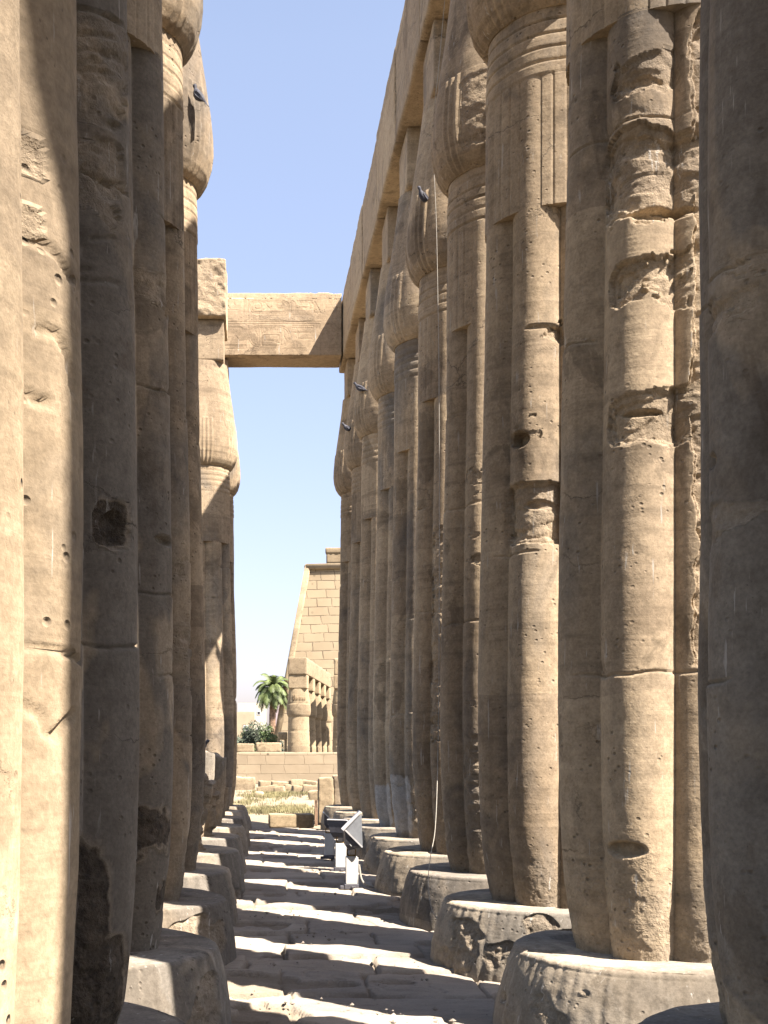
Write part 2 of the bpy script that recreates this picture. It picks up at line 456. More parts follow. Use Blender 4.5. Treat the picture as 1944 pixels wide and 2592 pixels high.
M['glass'] = simple("lamp_glass", (0.064, 0.077, 0.090), 0.08, 0.0, 0.05, 4)
M['cable'] = simple("cable_sheath", (0.294, 0.269, 0.224), 0.6, 0.0, 0.1, 20)
M['pigeon'] = simple("pigeon_feathers", (0.054, 0.054, 0.067), 0.7, 0.0, 0.35, 26)
M['bark'] = simple("palm_bark", (0.192, 0.122, 0.077), 0.95, 0, 0.3, 5, 0.8)
M['frond'] = simple("palm_leaf", (0.105, 0.132, 0.045), 0.6, 0, 0.35, 1.2)
M['leaf'] = simple("bush_leaf", (0.077, 0.109, 0.038), 0.65, 0, 0.4, 0.9)
M['leaf2'] = simple("grey_green_leaf", (0.080, 0.096, 0.064), 0.65, 0, 0.4, 0.9)
M['grass'] = simple("dry_grass", (0.192, 0.166, 0.077), 0.8, 0, 0.35, 0.8)
M['cream'] = simple("cream_render", (0.397, 0.365, 0.282), 0.9, 0, 0.05, 0.5)
M['tan'] = simple("tan_render", (0.294, 0.237, 0.160), 0.9, 0, 0.06, 0.5)
M['mauve'] = simple("mauve_render", (0.269, 0.218, 0.218), 0.9, 0, 0.06, 0.5)
M['window'] = simple("dark_window", (0.038, 0.035, 0.038), 0.3, 0, 0.1, 3)
M['shutter'] = simple("white_window_frame", (0.480, 0.467, 0.448), 0.6, 0, 0.05, 3)

# ------------------------------------------------------------------ the columns
NECK, TOP, ABAC = 4.37 * H, 5.60 * H, 6.08 * H       # collar top, bud top, abacus top
STEM = 3.47 * H                                       # where the sheath of small stems ends
PED = 0.30 * H
PZ = np.array([0.28, .31, .36, .42, .52, .66, .85, 1.15, 1.6, 2.3, 3.0, 3.45, 4.05, 4.2, 4.40]) * H
PR = np.array([.338, .345, .355, .364, .376, .388, .396, .401, .396, .381, .364, .356, .350, .347, .338]) * H
BZ = np.array([4.36, 4.39, 4.44, 4.52, 4.60, 4.70, 4.84, 5.02, 5.25, 5.5, 5.62]) * H
BR = np.array([.345, .375, .405, .428, .437, .435, .422, .397, .362, .328, .315]) * H

def lobe_ratio(phi, k=0.5):
    """bundle of stems: outline over outer radius, phi from the middle of a stem"""
    R = 1 / (1 + k)
    return R * np.cos(phi) + np.sqrt(np.maximum((k * R) ** 2 - (R * np.sin(phi)) ** 2, 1e-6))

def window(th, z, w):
    a = np.abs((th - math.radians(w['th']) + math.pi) % (2 * math.pi) - math.pi)
    m = 1 - sstep(math.radians(w['w']) * 0.6, math.radians(w['w']) * 1.1, a)
    e = w.get('e', 0.15)
    return m * sstep(w['z0'] - e, w['z0'] + e, z) * (1 - sstep(w['z1'] - e, w['z1'] + e, z))

def surface(th, z, seed, valley, dmg, part, r_scale=1.0):
    """radius and wear of a column at angle th and height z (arrays)"""
    step = math.pi / 4
    phi = (th - valley) % step - step / 2            # from stem middle
    phv = (th - valley + step / 2) % step - step / 2  # from valley
    lob = lobe_ratio(phi)
    X, Y = 0.62 * np.cos(th), 0.62 * np.sin(th)
    sx = seed * 3.17
    if part == 'capital':
        R = np.interp(z, BZ, BR)
        low = 1 - sstep(4.75 * H, 5.05 * H, z)
        r = R * (0.965 + 0.035 * (lob - 0.82) / 0.18)
        f = np.maximum(0, 1 - (np.abs(phv) / math.radians(10)) ** 6)
        strip = R * (1.0 + 0.016 * np.cos(phv / math.radians(20 / 3.0) * 2 * math.pi))
        r = np.where((f > 0.02) & (low > 0.5), np.maximum(r, strip), r)
    else:
        R = np.interp(z, PZ, PR) + dmg.get('fat', 0) * H * sstep(1.4 * H, 2.7 * H, z)
        r = R * lob
        if part == 'collar':
            ang = math.radians(13.5) + 0 * z
            fill = R * 0.985 * np.where(np.abs(phv) < ang, 1, 0)
            g = 0.013 * np.exp(-((np.abs(phv) - math.radians(5)) / math.radians(0.9)) ** 2)
            r_st = np.maximum(r, fill * (1 - g))
            gap = R * (0.955 - 0.0 * phi)
            r_st = np.maximum(r_st, np.where(np.abs(phv) < math.radians(14.5), 0, gap))
            band = R * (0.985 + 0.02 * (lob - 0.82) / 0.18)
            bz = (z - 4.06 * H) / (0.31 * H) * 5
            groove = np.exp(-(((bz + 0.5) % 1.0 - 0.5) / 0.055) ** 2)
            band = band * (1 - 0.034 * groove)
            r = np.where(z > 4.06 * H, band, r_st)
        # flattened foot
    big = fbm(X * 1.1 + sx, Y * 1.1, z * 0.8, 3, seed)
    med = fbm(X * 5 + sx, Y * 5, z * 5, 3, seed + 5)
    d = 0.012 * big + 0.004 * med
    # spalled patches with ledges along the bedding
    n = 0.58 * fbm(X * 2.3 + sx, Y * 2.3, z * 2.6, 5, seed + 11, 0.56) + 0.47 * fbm(X * 1.8, Y * 1.8 + sx, z * 7.5, 5, seed + 17, 0.56)
    W = 0
    for w in dmg.get('spall', []) + (dmg.get('cap', []) if part == 'capital' else []):
        W = np.maximum(W, w['amt'] * window(th, z, w))
    depth = dmg.get('depth', 0.03)
    lev = n + W - 0.12 * (1 - np.minimum(1, W * 8))
    rough = 0.6 * fbm(X * 11 + sx, Y * 11, z * 15, 3, seed + 23) + 0.9 * (0.35 - np.abs(fbm(X * 6 + sx, Y * 6, z * 9, 4, seed + 24))) 
    m1 = sstep(0.40, 0.42, lev); m2 = sstep(0.62, 0.66, lev)
    tz = 3.2 * fbm(X * 1.9 + sx, Y * 1.9, z * 3.4, 2, seed + 13) + 1.6 * fbm(X * 1.2, Y * 1.2 + sx, z * 9.0, 2, seed + 19)
    tf = np.floor(tz); terr = tf + sstep(0.82, 1.0, tz - tf)
    terr = np.clip((terr + 1.5) / 3.5, 0, 1)
    d = d - depth * m1 * (0.45 + 1.15 * terr + 0.5 * m2)
    wear = np.clip(m1 * (0.45 + 0.4 * terr), 0, 1)
    d = d + m1 * 0.020 * rough
    # crumbling foot
    zf = dmg.get('foot', 0.62 * H)
    if part == 'shaft' and zf > 0:
        e = sstep(0.0, 0.25, (zf - z) / H + 0.45 * fbm(X * 1.6, Y * 1.6 + sx, z * 1.2, 3, seed + 29))
        cr = fbm(X * 9, Y * 9 + sx, z * 10, 4, seed + 37, 0.62)
        d = d - e * (0.012 + 0.02 * cr)
        wear = np.maximum(wear, e * 0.75 * sstep(-0.5, 0.3, cr))
    # drum joints and cracks
    for (zj, gap, cover) in dmg.get('joints', []):
        ph = zj * 7.7 + seed
        wv = zj + 0.03 * np.cos(th - ph) + 0.05 * fbm(X * 1.3, Y * 1.3, 0 * z + zj * 7, 3, seed + 41) + 0.016 * vnoise(X * 8, Y * 8, 0 * z + zj, seed + 43)
        on = sstep(-0.15, 0.12, vnoise(X * 2.0, Y * 2.0, 0 * z + zj * 3, seed + 47) + cover)
        q = z - wv
        cut = on * np.exp(-(q / gap) ** 2)
        d = d - 0.024 * cut - 0.006 * on * sstep(0.0, 0.02, q) * (1 - sstep(0.02, 0.30, q))
        chip = on * np.exp(-((z - wv) / 0.05) ** 2) * sstep(0.18, 0.30, fbm(X * 5, Y * 5, z * 6, 3, seed + 51))
        d = d - 0.022 * chip
        wear = np.maximum(wear, 0.8 * chip)
    # single gouges: angle, height, half width (m), half height (m), depth
    for (t0, z0, hw, hh, dp) in dmg.get('gouge', []):
        a = ((th - math.radians(t0) + math.pi) % (2 * math.pi) - math.pi) * 0.62
        q = (a / hw) ** 2 + ((z - z0) / hh) ** 2 + 0.55 * fbm(X * 7, Y * 7, z * 7, 2, seed + 61)
        k = 1 - sstep(0.55, 1.15, q)
        d = d - dp * k * (1 + 0.25 * rough)
        wear = np.maximum(wear, k * 0.7)
    for pl in dmg.get('lines', []):                   # cut line work: points of (angle deg, height)
        best = np.full(np.shape(z), 9.0)
        for (a0, h0), (a1, h1) in zip(pl[:-1], pl[1:]):
            ax = ((th - math.radians(a0) + math.pi) % (2 * math.pi) - math.pi) * 0.60; az = z - h0 * H
            bx, bz = math.radians(a1 - a0) * 0.60, (h1 - h0) * H
            t = np.clip((ax * bx + az * bz) / (bx * bx + bz * bz + 1e-9), 0, 1)
            best = np.minimum(best, np.hypot(ax - t * bx, az - t * bz))
        d = d - 0.012 * (1 - sstep(0.004, 0.014, best))
    for w in dmg.get('crust', []):
        k = sstep(0.40, 0.58, window(th, z, w) + 0.75 * fbm(X * 2.6, Y * 2.6 + sx, z * 2.6, 5, seed + 81, 0.6))
        d = d - k * (0.022 - 0.030 * rough)
        wear = np.maximum(wear, 2.0 * k)
    for w in dmg.get('salt', []):
        k = sstep(0.2, 0.8, window(th, z, w) + 0.5 * fbm(X * 3.5, Y * 3.5 + sx, z * 2.0, 3, seed + 83))
        wear = np.where((k > 0.05) & (wear < 0.9), -k, wear)
    return (r + d) * r_scale, wear

def angles(nt, front):
    t = np.arange(nt) / nt * 2 * math.pi
    return front + math.pi * 0 + t - 0.55 * np.sin(t)

QUAL = {3: (420, 0.0085), 2: (300, 0.012), 1: (180, 0.02), 0: (120, 0.035)}

def shape_part(name, th, zz, seed, valley, dmg, part, mat, parent, caps=(True, True), lean=None):
    T, Z = np.meshgrid(th, zz)
    r, wear = surface(T, Z, seed, valley, dmg, part)
    G = np.stack([r * np.cos(T), r * np.sin(T), Z], -1)
    return tube_mesh(name, G, mat, parent, caps, wear)

def pedestal(parent, q, seed, front, r_top, r_bot, hgt=PED, name="pedestal", mat=None, dmg=0.5, color=None):
    nt = {3: 300, 2: 220, 1: 140, 0: 90}[q]
    nz = {3: 70, 2: 50, 1: 32, 0: 20}[q]
    th = angles(nt, front)
    # side from the ground up, round the shoulder, then in over the top
    s = np.linspace(0, 1, nz)
    zs = hgt * (1 - (1 - s) ** 1.15) * 0.93
    rs = r_bot + (r_top * 1.02 - r_bot) * (s ** 1.5)
    k = np.linspace(0, math.pi / 2, 8)[1:]
    b = 0.07 * hgt
    zs = np.concatenate([zs, hgt - b + b * np.sin(k)]); rs = np.concatenate([rs, r_top * 1.02 - b + b * np.cos(k)])
    kk = np.linspace(0, 1, {3: 34, 2: 24, 1: 14, 0: 8}[q])[1:]
    zs = np.concatenate([zs, np.full(len(kk), hgt)]); rs = np.concatenate([rs, (r_top * 1.02 - b) * (1 - kk * 0.75)])
    T, Z = np.meshgrid(th, zs); R = np.repeat(rs[:, None], nt, 1)
    X, Y = R * np.cos(T), R * np.sin(T)
    sx = seed * 2.3
    med = fbm(X * 2 + sx, Y * 2, Z * 2, 3, seed); fin = fbm(X * 9 + sx, Y * 9, Z * 9, 3, seed + 3)
    lev = fbm(X * 2.2 + sx, Y * 2.2, Z * 3.2, 3, seed + 9) + dmg * 0.5 - 0.24
    m = sstep(0.30, 0.36, lev) * sstep(0.02, 0.2, Z / hgt + 0.15)
    side = (np.arange(len(zs)) < nz + 6)[:, None].astype(float)
    rough = fbm(X * 14, Y * 14 + sx, Z * 14, 3, seed + 13, 0.6)
    chis = vnoise(T * 30 + sx, Z * 1.5, 0 * Z, seed + 19)
    dr = 0.022 * med + 0.007 * fin + side * 0.006 * chis - m * side * (0.02 + 0.03 * rough)
    dz = (1 - side) * (0.010 * fbm(X * 4, Y * 4 + sx, 0 * Z, 3, seed + 21) - 0.02 * m)
    R2 = R * (1 + 0.03 * fbm(np.cos(T) * 0.9 + sx, np.sin(T) * 0.9, 0 * T, 2, seed + 33)) + dr * side
    G = np.stack([R2 * np.cos(T), R2 * np.sin(T), Z + dz], -1)
    G[0, :, 2] = -0.12
    o = tube_mesh(name, G, mat or M['base'], parent, (True, True), m * side)
    o.color = color or (0.5, 0.5, 0.7, 1)
    return o

def rough_block(name, size, mat, parent=None, seed=0, res=0.06, bevel=0.03, amp=0.012, chip=0.04, loc=(0, 0, 0), dig=None, rot=None):
    """weathered squared block, centred on loc"""
    sx, sy, sz = size
    half = np.array([sx, sy, sz]) / 2
    V, F, n = [], [], 0
    for ax in range(3):
        u, v = (ax + 1) % 3, (ax + 2) % 3
        nu = max(3, int(size[u] / res) + 1); nv = max(3, int(size[v] / res) + 1)
        for s in (-1, 1):
            a = np.linspace(-half[u], half[u], nu); b = np.linspace(-half[v], half[v], nv)
            A, B = np.meshgrid(a, b)
            P = np.zeros((nv, nu, 3)); P[..., u] = A; P[..., v] = B; P[..., ax] = s * half[ax]
            q = quad_grid(nv, nu, False, n)
            F.append(q if s > 0 else q[:, ::-1]); V.append(P.reshape(-1, 3)); n += nv * nu
    P = np.concatenate(V); F = np.concatenate(F)
    o0 = seed * 5.77
    bb = bevel + chip * np.maximum(0, fbm(P[:, 0] * 2.3 + o0, P[:, 1] * 2.3, P[:, 2] * 2.3, 3, seed) - 0.08) * 2
    bb = np.minimum(bb, half.min() * 0.6)[:, None]
    q = np.clip(P, -half + bb, half - bb)
    d = P - q
    L = np.linalg.norm(d, axis=1, keepdims=True)
    P2 = np.where(L > 1e-9, q + d / np.maximum(L, 1e-9) * bb, P)
    nrm = np.where(L > 1e-9, d / np.maximum(L, 1e-9), 0)
    k = amp * (fbm(P[:, 0] * 1.6 + o0, P[:, 1] * 1.6, P[:, 2] * 1.6, 2, seed + 3) + 0.7 * fbm(P[:, 0] * 8 + o0, P[:, 1] * 8, P[:, 2] * 8, 3, seed + 5))
    wear = sstep(0.02, 0.06, L[:, 0] - bb[:, 0] * 0 - bevel * 1.2) * 0
    P2 = P2 + nrm * k[:, None]
    if dig is not None:
        P2, wear = dig(P, P2, nrm)
    if rot is not None:
        P2 = P2 @ np.array(rot).T
    P2 = P2 + np.array(loc)
    ob = raw_mesh(name, P2, F, mat, parent, True, {"wear": wear})
    bm = bmesh.new(); bm.from_mesh(ob.data)
    bmesh.ops.remove_doubles(bm, verts=bm.verts, dist=0.0005)
    bm.to_mesh(ob.data); bm.free()
    return ob

def column(label, X, D, q, seed, side, dmg, group, color=(0.5, 0.5, 0.6, 1), ped=(0.54, 0.605), top=None, rz=0.0, upper=True, scale=1.0):
    """a papyrus-bundle column standing on its round pedestal"""
    t = thing("papyrus_column" if top is None else "broken_column", label, "column", (X, D, 0), rz, group)
    front = math.atan2(-D, -X)
    valley = math.radians(dmg.get('valley', 31 if side > 0 else 13))
    nt, dz = QUAL[q]
    th = angles(nt, front)
    pedestal(t, q, seed + 100, front, ped[0] * H, ped[1] * H, color=(color[0], color[1], 0.8, 1))
    z0 = PED - 0.03
    if top is None:
        zz = np.linspace(z0, STEM + 0.02, int((STEM - z0) / dz))
        shape_part("shaft", th, zz, seed, valley, dmg, 'shaft', M['stone'], t, (False, True)).color = color
        if upper:
            dz2 = dz * (1.0 if q < 3 else 1.2)
            zz = np.linspace(STEM, NECK, int((NECK - STEM) / dz2))
            shape_part("collar", th, zz, seed, valley, dmg, 'collar', M['stone'], t, (True, True)).color = color
            zz = np.linspace(NECK - 0.012, TOP, int((TOP - NECK) / max(dz2, 0.014)))
            shape_part("capital", th, zz, seed, valley, dmg, 'capital', M['stone'], t, (True, True)).color = color
            w = 0.56 * H
            o = rough_block("abacus", (w, w, ABAC - TOP + 0.004), M['stone'], t, seed, 0.05 if q > 0 else 0.09, 0.02, 0.008, 0.04, (0, 0, (ABAC + TOP) / 2 - 0.004))
            o.color = color
    else:
        nz = int((top[1] - z0) / dz) + 20
        s = np.linspace(0, 1, nz)
        T = np.repeat(th[None, :], nz, 0)
        ca, sa = np.cos(T), np.sin(T)
        zt = top[0] + (top[1] - top[0]) * (0.5 + 0.5 * np.cos(T - math.radians(top[2]))) + 0.10 * fbm(ca * 2 + seed, sa * 2, 0 * T, 3, seed + 71)
        Z = z0 + s[:, None] * (zt - z0)
        r, wear = surface(T, Z, seed, valley, dmg, 'shaft')
        G = np.stack([r * ca, r * sa, Z], -1)
        k = np.linspace(1, 0.04, 16)[1:]
        Tc = np.repeat(th[None, :], len(k), 0)
        Rc = k[:, None] * r[-1][None, :]
        cx, cy = Rc * np.cos(Tc), Rc * np.sin(Tc)
        Zc = top[0] + (top[1] - top[0]) * (0.5 + 0.5 * k[:, None] * np.cos(Tc - math.radians(top[2]))) + 0.10 * fbm(np.cos(Tc) * 2 + seed, np.sin(Tc) * 2, 0 * Tc, 3, seed + 71) * k[:, None] + 0.07 * fbm(cx * 5, cy * 5 + seed, 0 * cx, 3, seed + 77)
        G = np.concatenate([G, np.stack([cx, cy, Zc], -1)])
        W = np.concatenate([wear, np.ones_like(cx)])
        tube_mesh("shaft", G, M['stone'], t, (False, True), W).color = color
    return t

J = lambda *z: [(a * H, 0.0065, -0.02) for a in z]
DR = {  # right row, by place from the viewer
    -2: {}, -1: {}, 0: {},
    1: dict(fat=0.027, spall=[dict(th=215, w=70, z0=1.0 * H, z1=2.2 * H, amt=0.25), dict(th=200, w=60, z0=3.0 * H, z1=3.6 * H, amt=0.3)], depth=0.018, foot=0.75 * H, joints=J(1.15, 2.1, 2.75)),
    2: dict(spall=[dict(th=242, w=34, z0=2.76 * H, z1=3.06 * H, amt=0.95), dict(th=245, w=30, z0=2.42 * H, z1=2.72 * H, amt=0.62), dict(th=240, w=24, z0=3.2 * H, z1=3.36 * H, amt=0.55),
                   dict(th=242, w=26, z0=2.02 * H, z1=2.20 * H, amt=0.75, e=0.08), dict(th=285, w=24, z0=1.3 * H, z1=3.42 * H, amt=0.95)],
            depth=0.042, foot=0.72 * H, joints=J(1.28, 2.42, 3.10), gouge=[(231, 0.675 * H, 0.12, 0.045, 0.07), (250, 2.80 * H, 0.20, 0.035, 0.09), (238, 2.13 * H, 0.12, 0.02, 0.06)]),
    3: dict(spall=[dict(th=234, w=30, z0=1.95 * H, z1=2.22 * H, amt=1.0, e=0.08), dict(th=230, w=20, z0=2.3 * H, z1=2.5 * H, amt=0.6), dict(th=240, w=26, z0=2.84 * H, z1=2.95 * H, amt=0.5, e=0.08)], depth=0.042, foot=0.55 * H,
            joints=J(1.1, 1.9, 3.02), gouge=[(226, 2.42 * H, 0.09, 0.06, 0.10), (240, 2.12 * H, 0.12, 0.035, 0.03), (245, 2.925 * H, 0.16, 0.02, 0.03)]),
    4: dict(cap=[dict(th=236, w=17, z0=4.48 * H, z1=4.86 * H, amt=1.3, e=0.06)], spall=[dict(th=238, w=26, z0=0.5 * H, z1=1.3 * H, amt=0.4), dict(th=238, w=26, z0=2.0 * H, z1=2.7 * H, amt=0.4)], depth=0.016, foot=0.7 * H, joints=J(0.95, 1.75, 2.4, 3.0)),
    5: dict(spall=[dict(th=238, w=30, z0=0.6 * H, z1=2.6 * H, amt=0.42)], depth=0.03, foot=0.8 * H, joints=J(1.2, 2.0, 2.7)),
    6: dict(salt=[dict(th=205, w=26, z0=0.35 * H, z1=0.80 * H)], spall=[dict(th=230, w=40, z0=0.4 * H, z1=1.0 * H, amt=0.4)], depth=0.02, foot=0.9 * H, joints=J(1.3, 2.1, 2.9)),
    7: dict(salt=[dict(th=208, w=24, z0=0.30 * H, z1=0.70 * H)], foot=0.7 * H, joints=J(1.0, 1.9, 2.6, 3.2)), 8: dict(foot=0.7 * H, joints=J(1.3, 2.2, 3.0)),
    9: dict(foot=0.6 * H, joints=J(1.2, 1.9, 2.4, 2.9)), 10: dict(foot=0.6 * H, joints=J(1.1, 1.7, 2.3, 2.8, 3.2)),
}
XR = {-2: 1.47, -1: 1.47, 0: 1.47, 1: 1.47, 2: 1.47, 3: 1.45, 4: 1.49, 5: 1.51, 6: 1.505, 7: 1.505, 8: 1.48, 9: 1.485, 10: 1.455}
DEP = lambda i: (2.93 + 1.46 * (i - 1) + {-1: 0.33, 0: -0.08}.get(i, 0)) * H
LR = {
    -2: "papyrus bundle column of the sunny row standing furthest behind the viewer",
    -1: "papyrus bundle column of the sunny row standing beside the viewer",
    0: "papyrus bundle column of the sunny row just outside the view on the right",
    1: "grey shaded papyrus column nearest on the right, cut off by the photo's right edge",
    2: "large half sunlit papyrus column with the eye shaped hole low in its shaft",
    3: "half sunlit papyrus column just beyond the one with the eye shaped hole",
    4: "papyrus column with a patch of pecked rough stone on its sunlit bud",
    5: "narrow papyrus column behind the hanging cable, fifth along the right side",
    6: "papyrus column beside the nearest floodlight, sixth along the right side",
    7: "papyrus column with whitish salt at its foot, seventh along the right side",
    8: "papyrus column on the right, third back from the crossing lintel",
    9: "papyrus column on the right, next but one to the crossing lintel's end",
    10: "last papyrus column on the right, its abacus under the crossing lintel's end",
}
CR = {1: (0.62, 0.50, 0.55, 1), 2: (0.36, 0.42, 0.8, 1), 3: (0.38, 0.45, 0.8, 1), 4: (0.34, 0.42, 0.7, 1), 5: (0.30, 0.45, 0.7, 1.0), 6: (0.42, 0.42, 0.6, 1), 7: (0.45, 0.42, 0.5, 1), 8: (0.32, 0.4, 0.5, 1), 9: (0.28, 0.4, 0.4, 1), 10: (0.28, 0.4, 0.4, 1)}
QR = {1: 3, 2: 3, 3: 3, 4: 2, 5: 2, 6: 1, 7: 1, 8: 1, 9: 1, 10: 1}
PEDR = {2: (0.54, 0.62), 3: (0.53, 0.60), 4: (0.56, 0.63), 5: (0.58, 0.66), 6: (0.56, 0.63)}
for i in range(-2, 11):
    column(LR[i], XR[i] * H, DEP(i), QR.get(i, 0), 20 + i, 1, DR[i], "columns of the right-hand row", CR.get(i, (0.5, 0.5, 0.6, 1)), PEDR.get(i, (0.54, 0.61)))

DL = {
    0: dict(valley=34.5, spall=[dict(th=353.5, w=3.6, z0=1.67 * H, z1=1.72 * H, amt=0.9, e=0.03), dict(th=353, w=3.2, z0=1.60 * H, z1=1.64 * H, amt=0.9, e=0.03), dict(th=356, w=26, z0=0.80 * H, z1=0.90 * H, amt=0.42, e=0.08)], depth=0.014, foot=0.2 * H, joints=J(0.62, 1.12, 1.58),
            lines=[[(351.0, 1.058), (353.1, 1.052), (355.2, 1.04), (356.2, 1.022), (357.8, 1.018), (359.3, 1.03), (363.0, 1.046)], [(354.7, 1.495), (358.3, 1.497), (360.9, 1.48), (363.0, 1.44)], [(352.6, 1.415), (354.1, 1.408), (356.2, 1.413)], [(352.0, 1.60), (355.2, 1.597), (358.8, 1.592), (363.0, 1.575)]]),
    1: dict(spall=[dict(th=320, w=40, z0=2.3 * H, z1=2.75 * H, amt=0.4), dict(th=335, w=14, z0=2.22 * H, z1=2.36 * H, amt=0.5)], depth=0.022, foot=0.30 * H,
            crust=[dict(th=316, w=26, z0=0.1 * H, z1=0.80 * H, e=0.25), dict(th=330, w=24, z0=0.1 * H, z1=0.55 * H, e=0.3), dict(th=343, w=22, z0=0.1 * H, z1=0.36 * H, e=0.2), dict(th=339, w=9, z0=1.48 * H, z1=1.58 * H, e=0.12)],
            lines=[[(319.1, 2.504), (324.4, 2.517), (329.2, 2.523)], [(319.8, 2.095), (324.4, 2.102), (331.0, 2.112)], [(327.4, 2.211), (330.1, 2.138)], [(319.8, 2.419), (322.5, 2.422), (323.6, 2.416), (323.8, 2.319)],
                   [(326.1, 2.653), (333.5, 2.665), (343.2, 2.679)], [(325.7, 2.612), (333.5, 2.629), (342.5, 2.634)], [(325.3, 2.567), (333.5, 2.581), (343.2, 2.593)], [(317.3, 2.067), (327.8, 2.083), (341.8, 2.097)],
                   [(332.0, 2.183), (339.8, 2.199)], [(319.1, 2.456), (324.0, 2.467)], [(322.8, 2.653), (323.2, 2.6)], [(332.5, 2.568), (333.0, 2.474)], [(332.5, 2.392), (336.8, 2.393)]],
            joints=J(1.26, 2.35, 2.72), gouge=[(340, 1.52 * H, 0.06, 0.07, 0.05)]),
    2: dict(crust=[dict(th=338, w=24, z0=0.66 * H, z1=0.80 * H, e=0.28), dict(th=350, w=12, z0=0.40 * H, z1=0.56 * H, e=0.16)], spall=[dict(th=340, w=30, z0=2.5 * H, z1=2.7 * H, amt=0.45)], depth=0.02, foot=0.4 * H, joints=J(1.3, 1.55, 2.3, 2.9), gouge=[(345, 1.75 * H, 0.10, 0.03, 0.05)]),
    3: dict(spall=[dict(th=340, w=30, z0=1.0 * H, z1=2.2 * H, amt=0.3)], depth=0.02, foot=0.6 * H, joints=J(1.1, 1.9, 2.6)),
    4: dict(foot=0.9 * H, joints=J(1.2, 2.0, 2.8)),
    5: dict(spall=[dict(th=330, w=90, z0=0.3 * H, z1=1.2 * H, amt=0.5)], depth=0.05, foot=0.9 * H),
    6: dict(spall=[dict(th=330, w=90, z0=0.3 * H, z1=1.2 * H, amt=0.4)], depth=0.05, foot=0.9 * H),
    7: dict(foot=0.9 * H), 8: dict(foot=0.8 * H),
    9: dict(foot=0.5 * H, joints=J(1.0, 1.6, 2.2, 2.8, 3.2)), 10: dict(foot=0.5 * H, joints=J(0.9, 1.7, 2.4, 3.1)),
}
XL = {0: -0.612, 1: -0.68, 2: -0.69, 3: -0.70, 4: -0.70, 5: -0.69, 6: -0.68, 7: -0.67, 8: -0.67, 9: -0.66, 10: -0.64}
LL = {
    0: "sunlit papyrus column nearest on the left, cut off by the photo's left edge",
    1: "dark grey papyrus column with a large black flaked area at its foot",
    2: "shaded papyrus column in the left row behind the one with the flaked foot",
    3: "shaded papyrus column in the left row with a dark bud against the sky",
    4: "left papyrus column whose sunlit bud carries a clinging pigeon",
    5: "broken column stump with a ragged top right behind the pigeon's column",
    6: "broken column stump with a low flat top in the left row",
    7: "tall broken column stump with a sloping top in the left row",
    8: "low broken column stump nearest the standing columns at the far left end",
    9: "sunlit papyrus column at the far left carrying a stump of beam",
    10: "last papyrus column on the left, under the crossing lintel",
}
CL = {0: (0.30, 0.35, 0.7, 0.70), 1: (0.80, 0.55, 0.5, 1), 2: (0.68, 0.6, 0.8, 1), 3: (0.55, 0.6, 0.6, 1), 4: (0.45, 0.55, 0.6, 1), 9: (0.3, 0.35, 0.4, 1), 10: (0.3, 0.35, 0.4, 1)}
TL = {5: (0.80 * H, 1.05 * H, 170), 6: (0.74 * H, 0.86 * H, 200), 7: (0.95 * H, 1.2 * H, 190), 8: (0.6 * H, 0.7 * H, 90)}
QL = {0: 3, 1: 3, 2: 3, 3: 2, 4: 2}
for i in range(0, 11):
    top = TL.get(i)
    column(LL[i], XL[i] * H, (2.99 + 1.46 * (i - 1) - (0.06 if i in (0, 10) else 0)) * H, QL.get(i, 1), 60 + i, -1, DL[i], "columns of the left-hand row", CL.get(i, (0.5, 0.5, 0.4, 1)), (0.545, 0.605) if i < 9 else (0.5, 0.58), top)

# ------------------------------------------------------------------ beams
BEAM_B, BEAM_T = ABAC + 0.003, 6.89 * H
def arch_x(D):
    return (1.20 - 0.09 * (D / H - 5) / 11) * H
names = ["rearmost", "first", "second", "third", "fourth", "fifth", "sixth", "seventh", "eighth", "ninth", "tenth", "eleventh", "twelfth"]
BL = {
    -2: "architrave beam of the right row, rearmost behind the viewer",
    -1: "architrave beam of the right row, above and behind the viewer",
    0: "architrave beam of the right row, above the viewer's right",
    1: "architrave beam of the right row resting on the two nearest columns",
    2: "architrave beam starting above the column with the eye shaped hole",
    3: "architrave beam over the columns just beyond the eye shaped hole",
    4: "architrave beam resting on the column with the pecked rough bud, broken at its top edge",
    5: "architrave beam meeting the top of the hanging cable's column and the next",
    6: "architrave beam over the sixth and seventh right columns",
    7: "architrave beam over the seventh and eighth right columns",
    8: "architrave beam over the eighth and ninth right columns",
    9: "last architrave beam on the right, touching the crossing lintel",
}
for i in range(-2, 10):
    y0, y1 = DEP(i), DEP(i + 1)
    if i == 9: y1 += 0.42 * H
    if i == -2: y0 -= 0.4 * H
    xm = arch_x((y0 + y1) / 2)
    w = 0.58 * H
    hh = BEAM_T - BEAM_B + (0.05 if i == 4 else (-0.03 if i % 3 == 1 else 0.0))
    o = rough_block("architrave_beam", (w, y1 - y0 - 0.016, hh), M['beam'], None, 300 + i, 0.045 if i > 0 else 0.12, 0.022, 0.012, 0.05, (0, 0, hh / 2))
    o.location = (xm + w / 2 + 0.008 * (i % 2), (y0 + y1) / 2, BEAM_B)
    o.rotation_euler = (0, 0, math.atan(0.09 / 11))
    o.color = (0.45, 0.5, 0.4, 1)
    tag(o, BL[i], "beam", "architrave beams of the right-hand row")

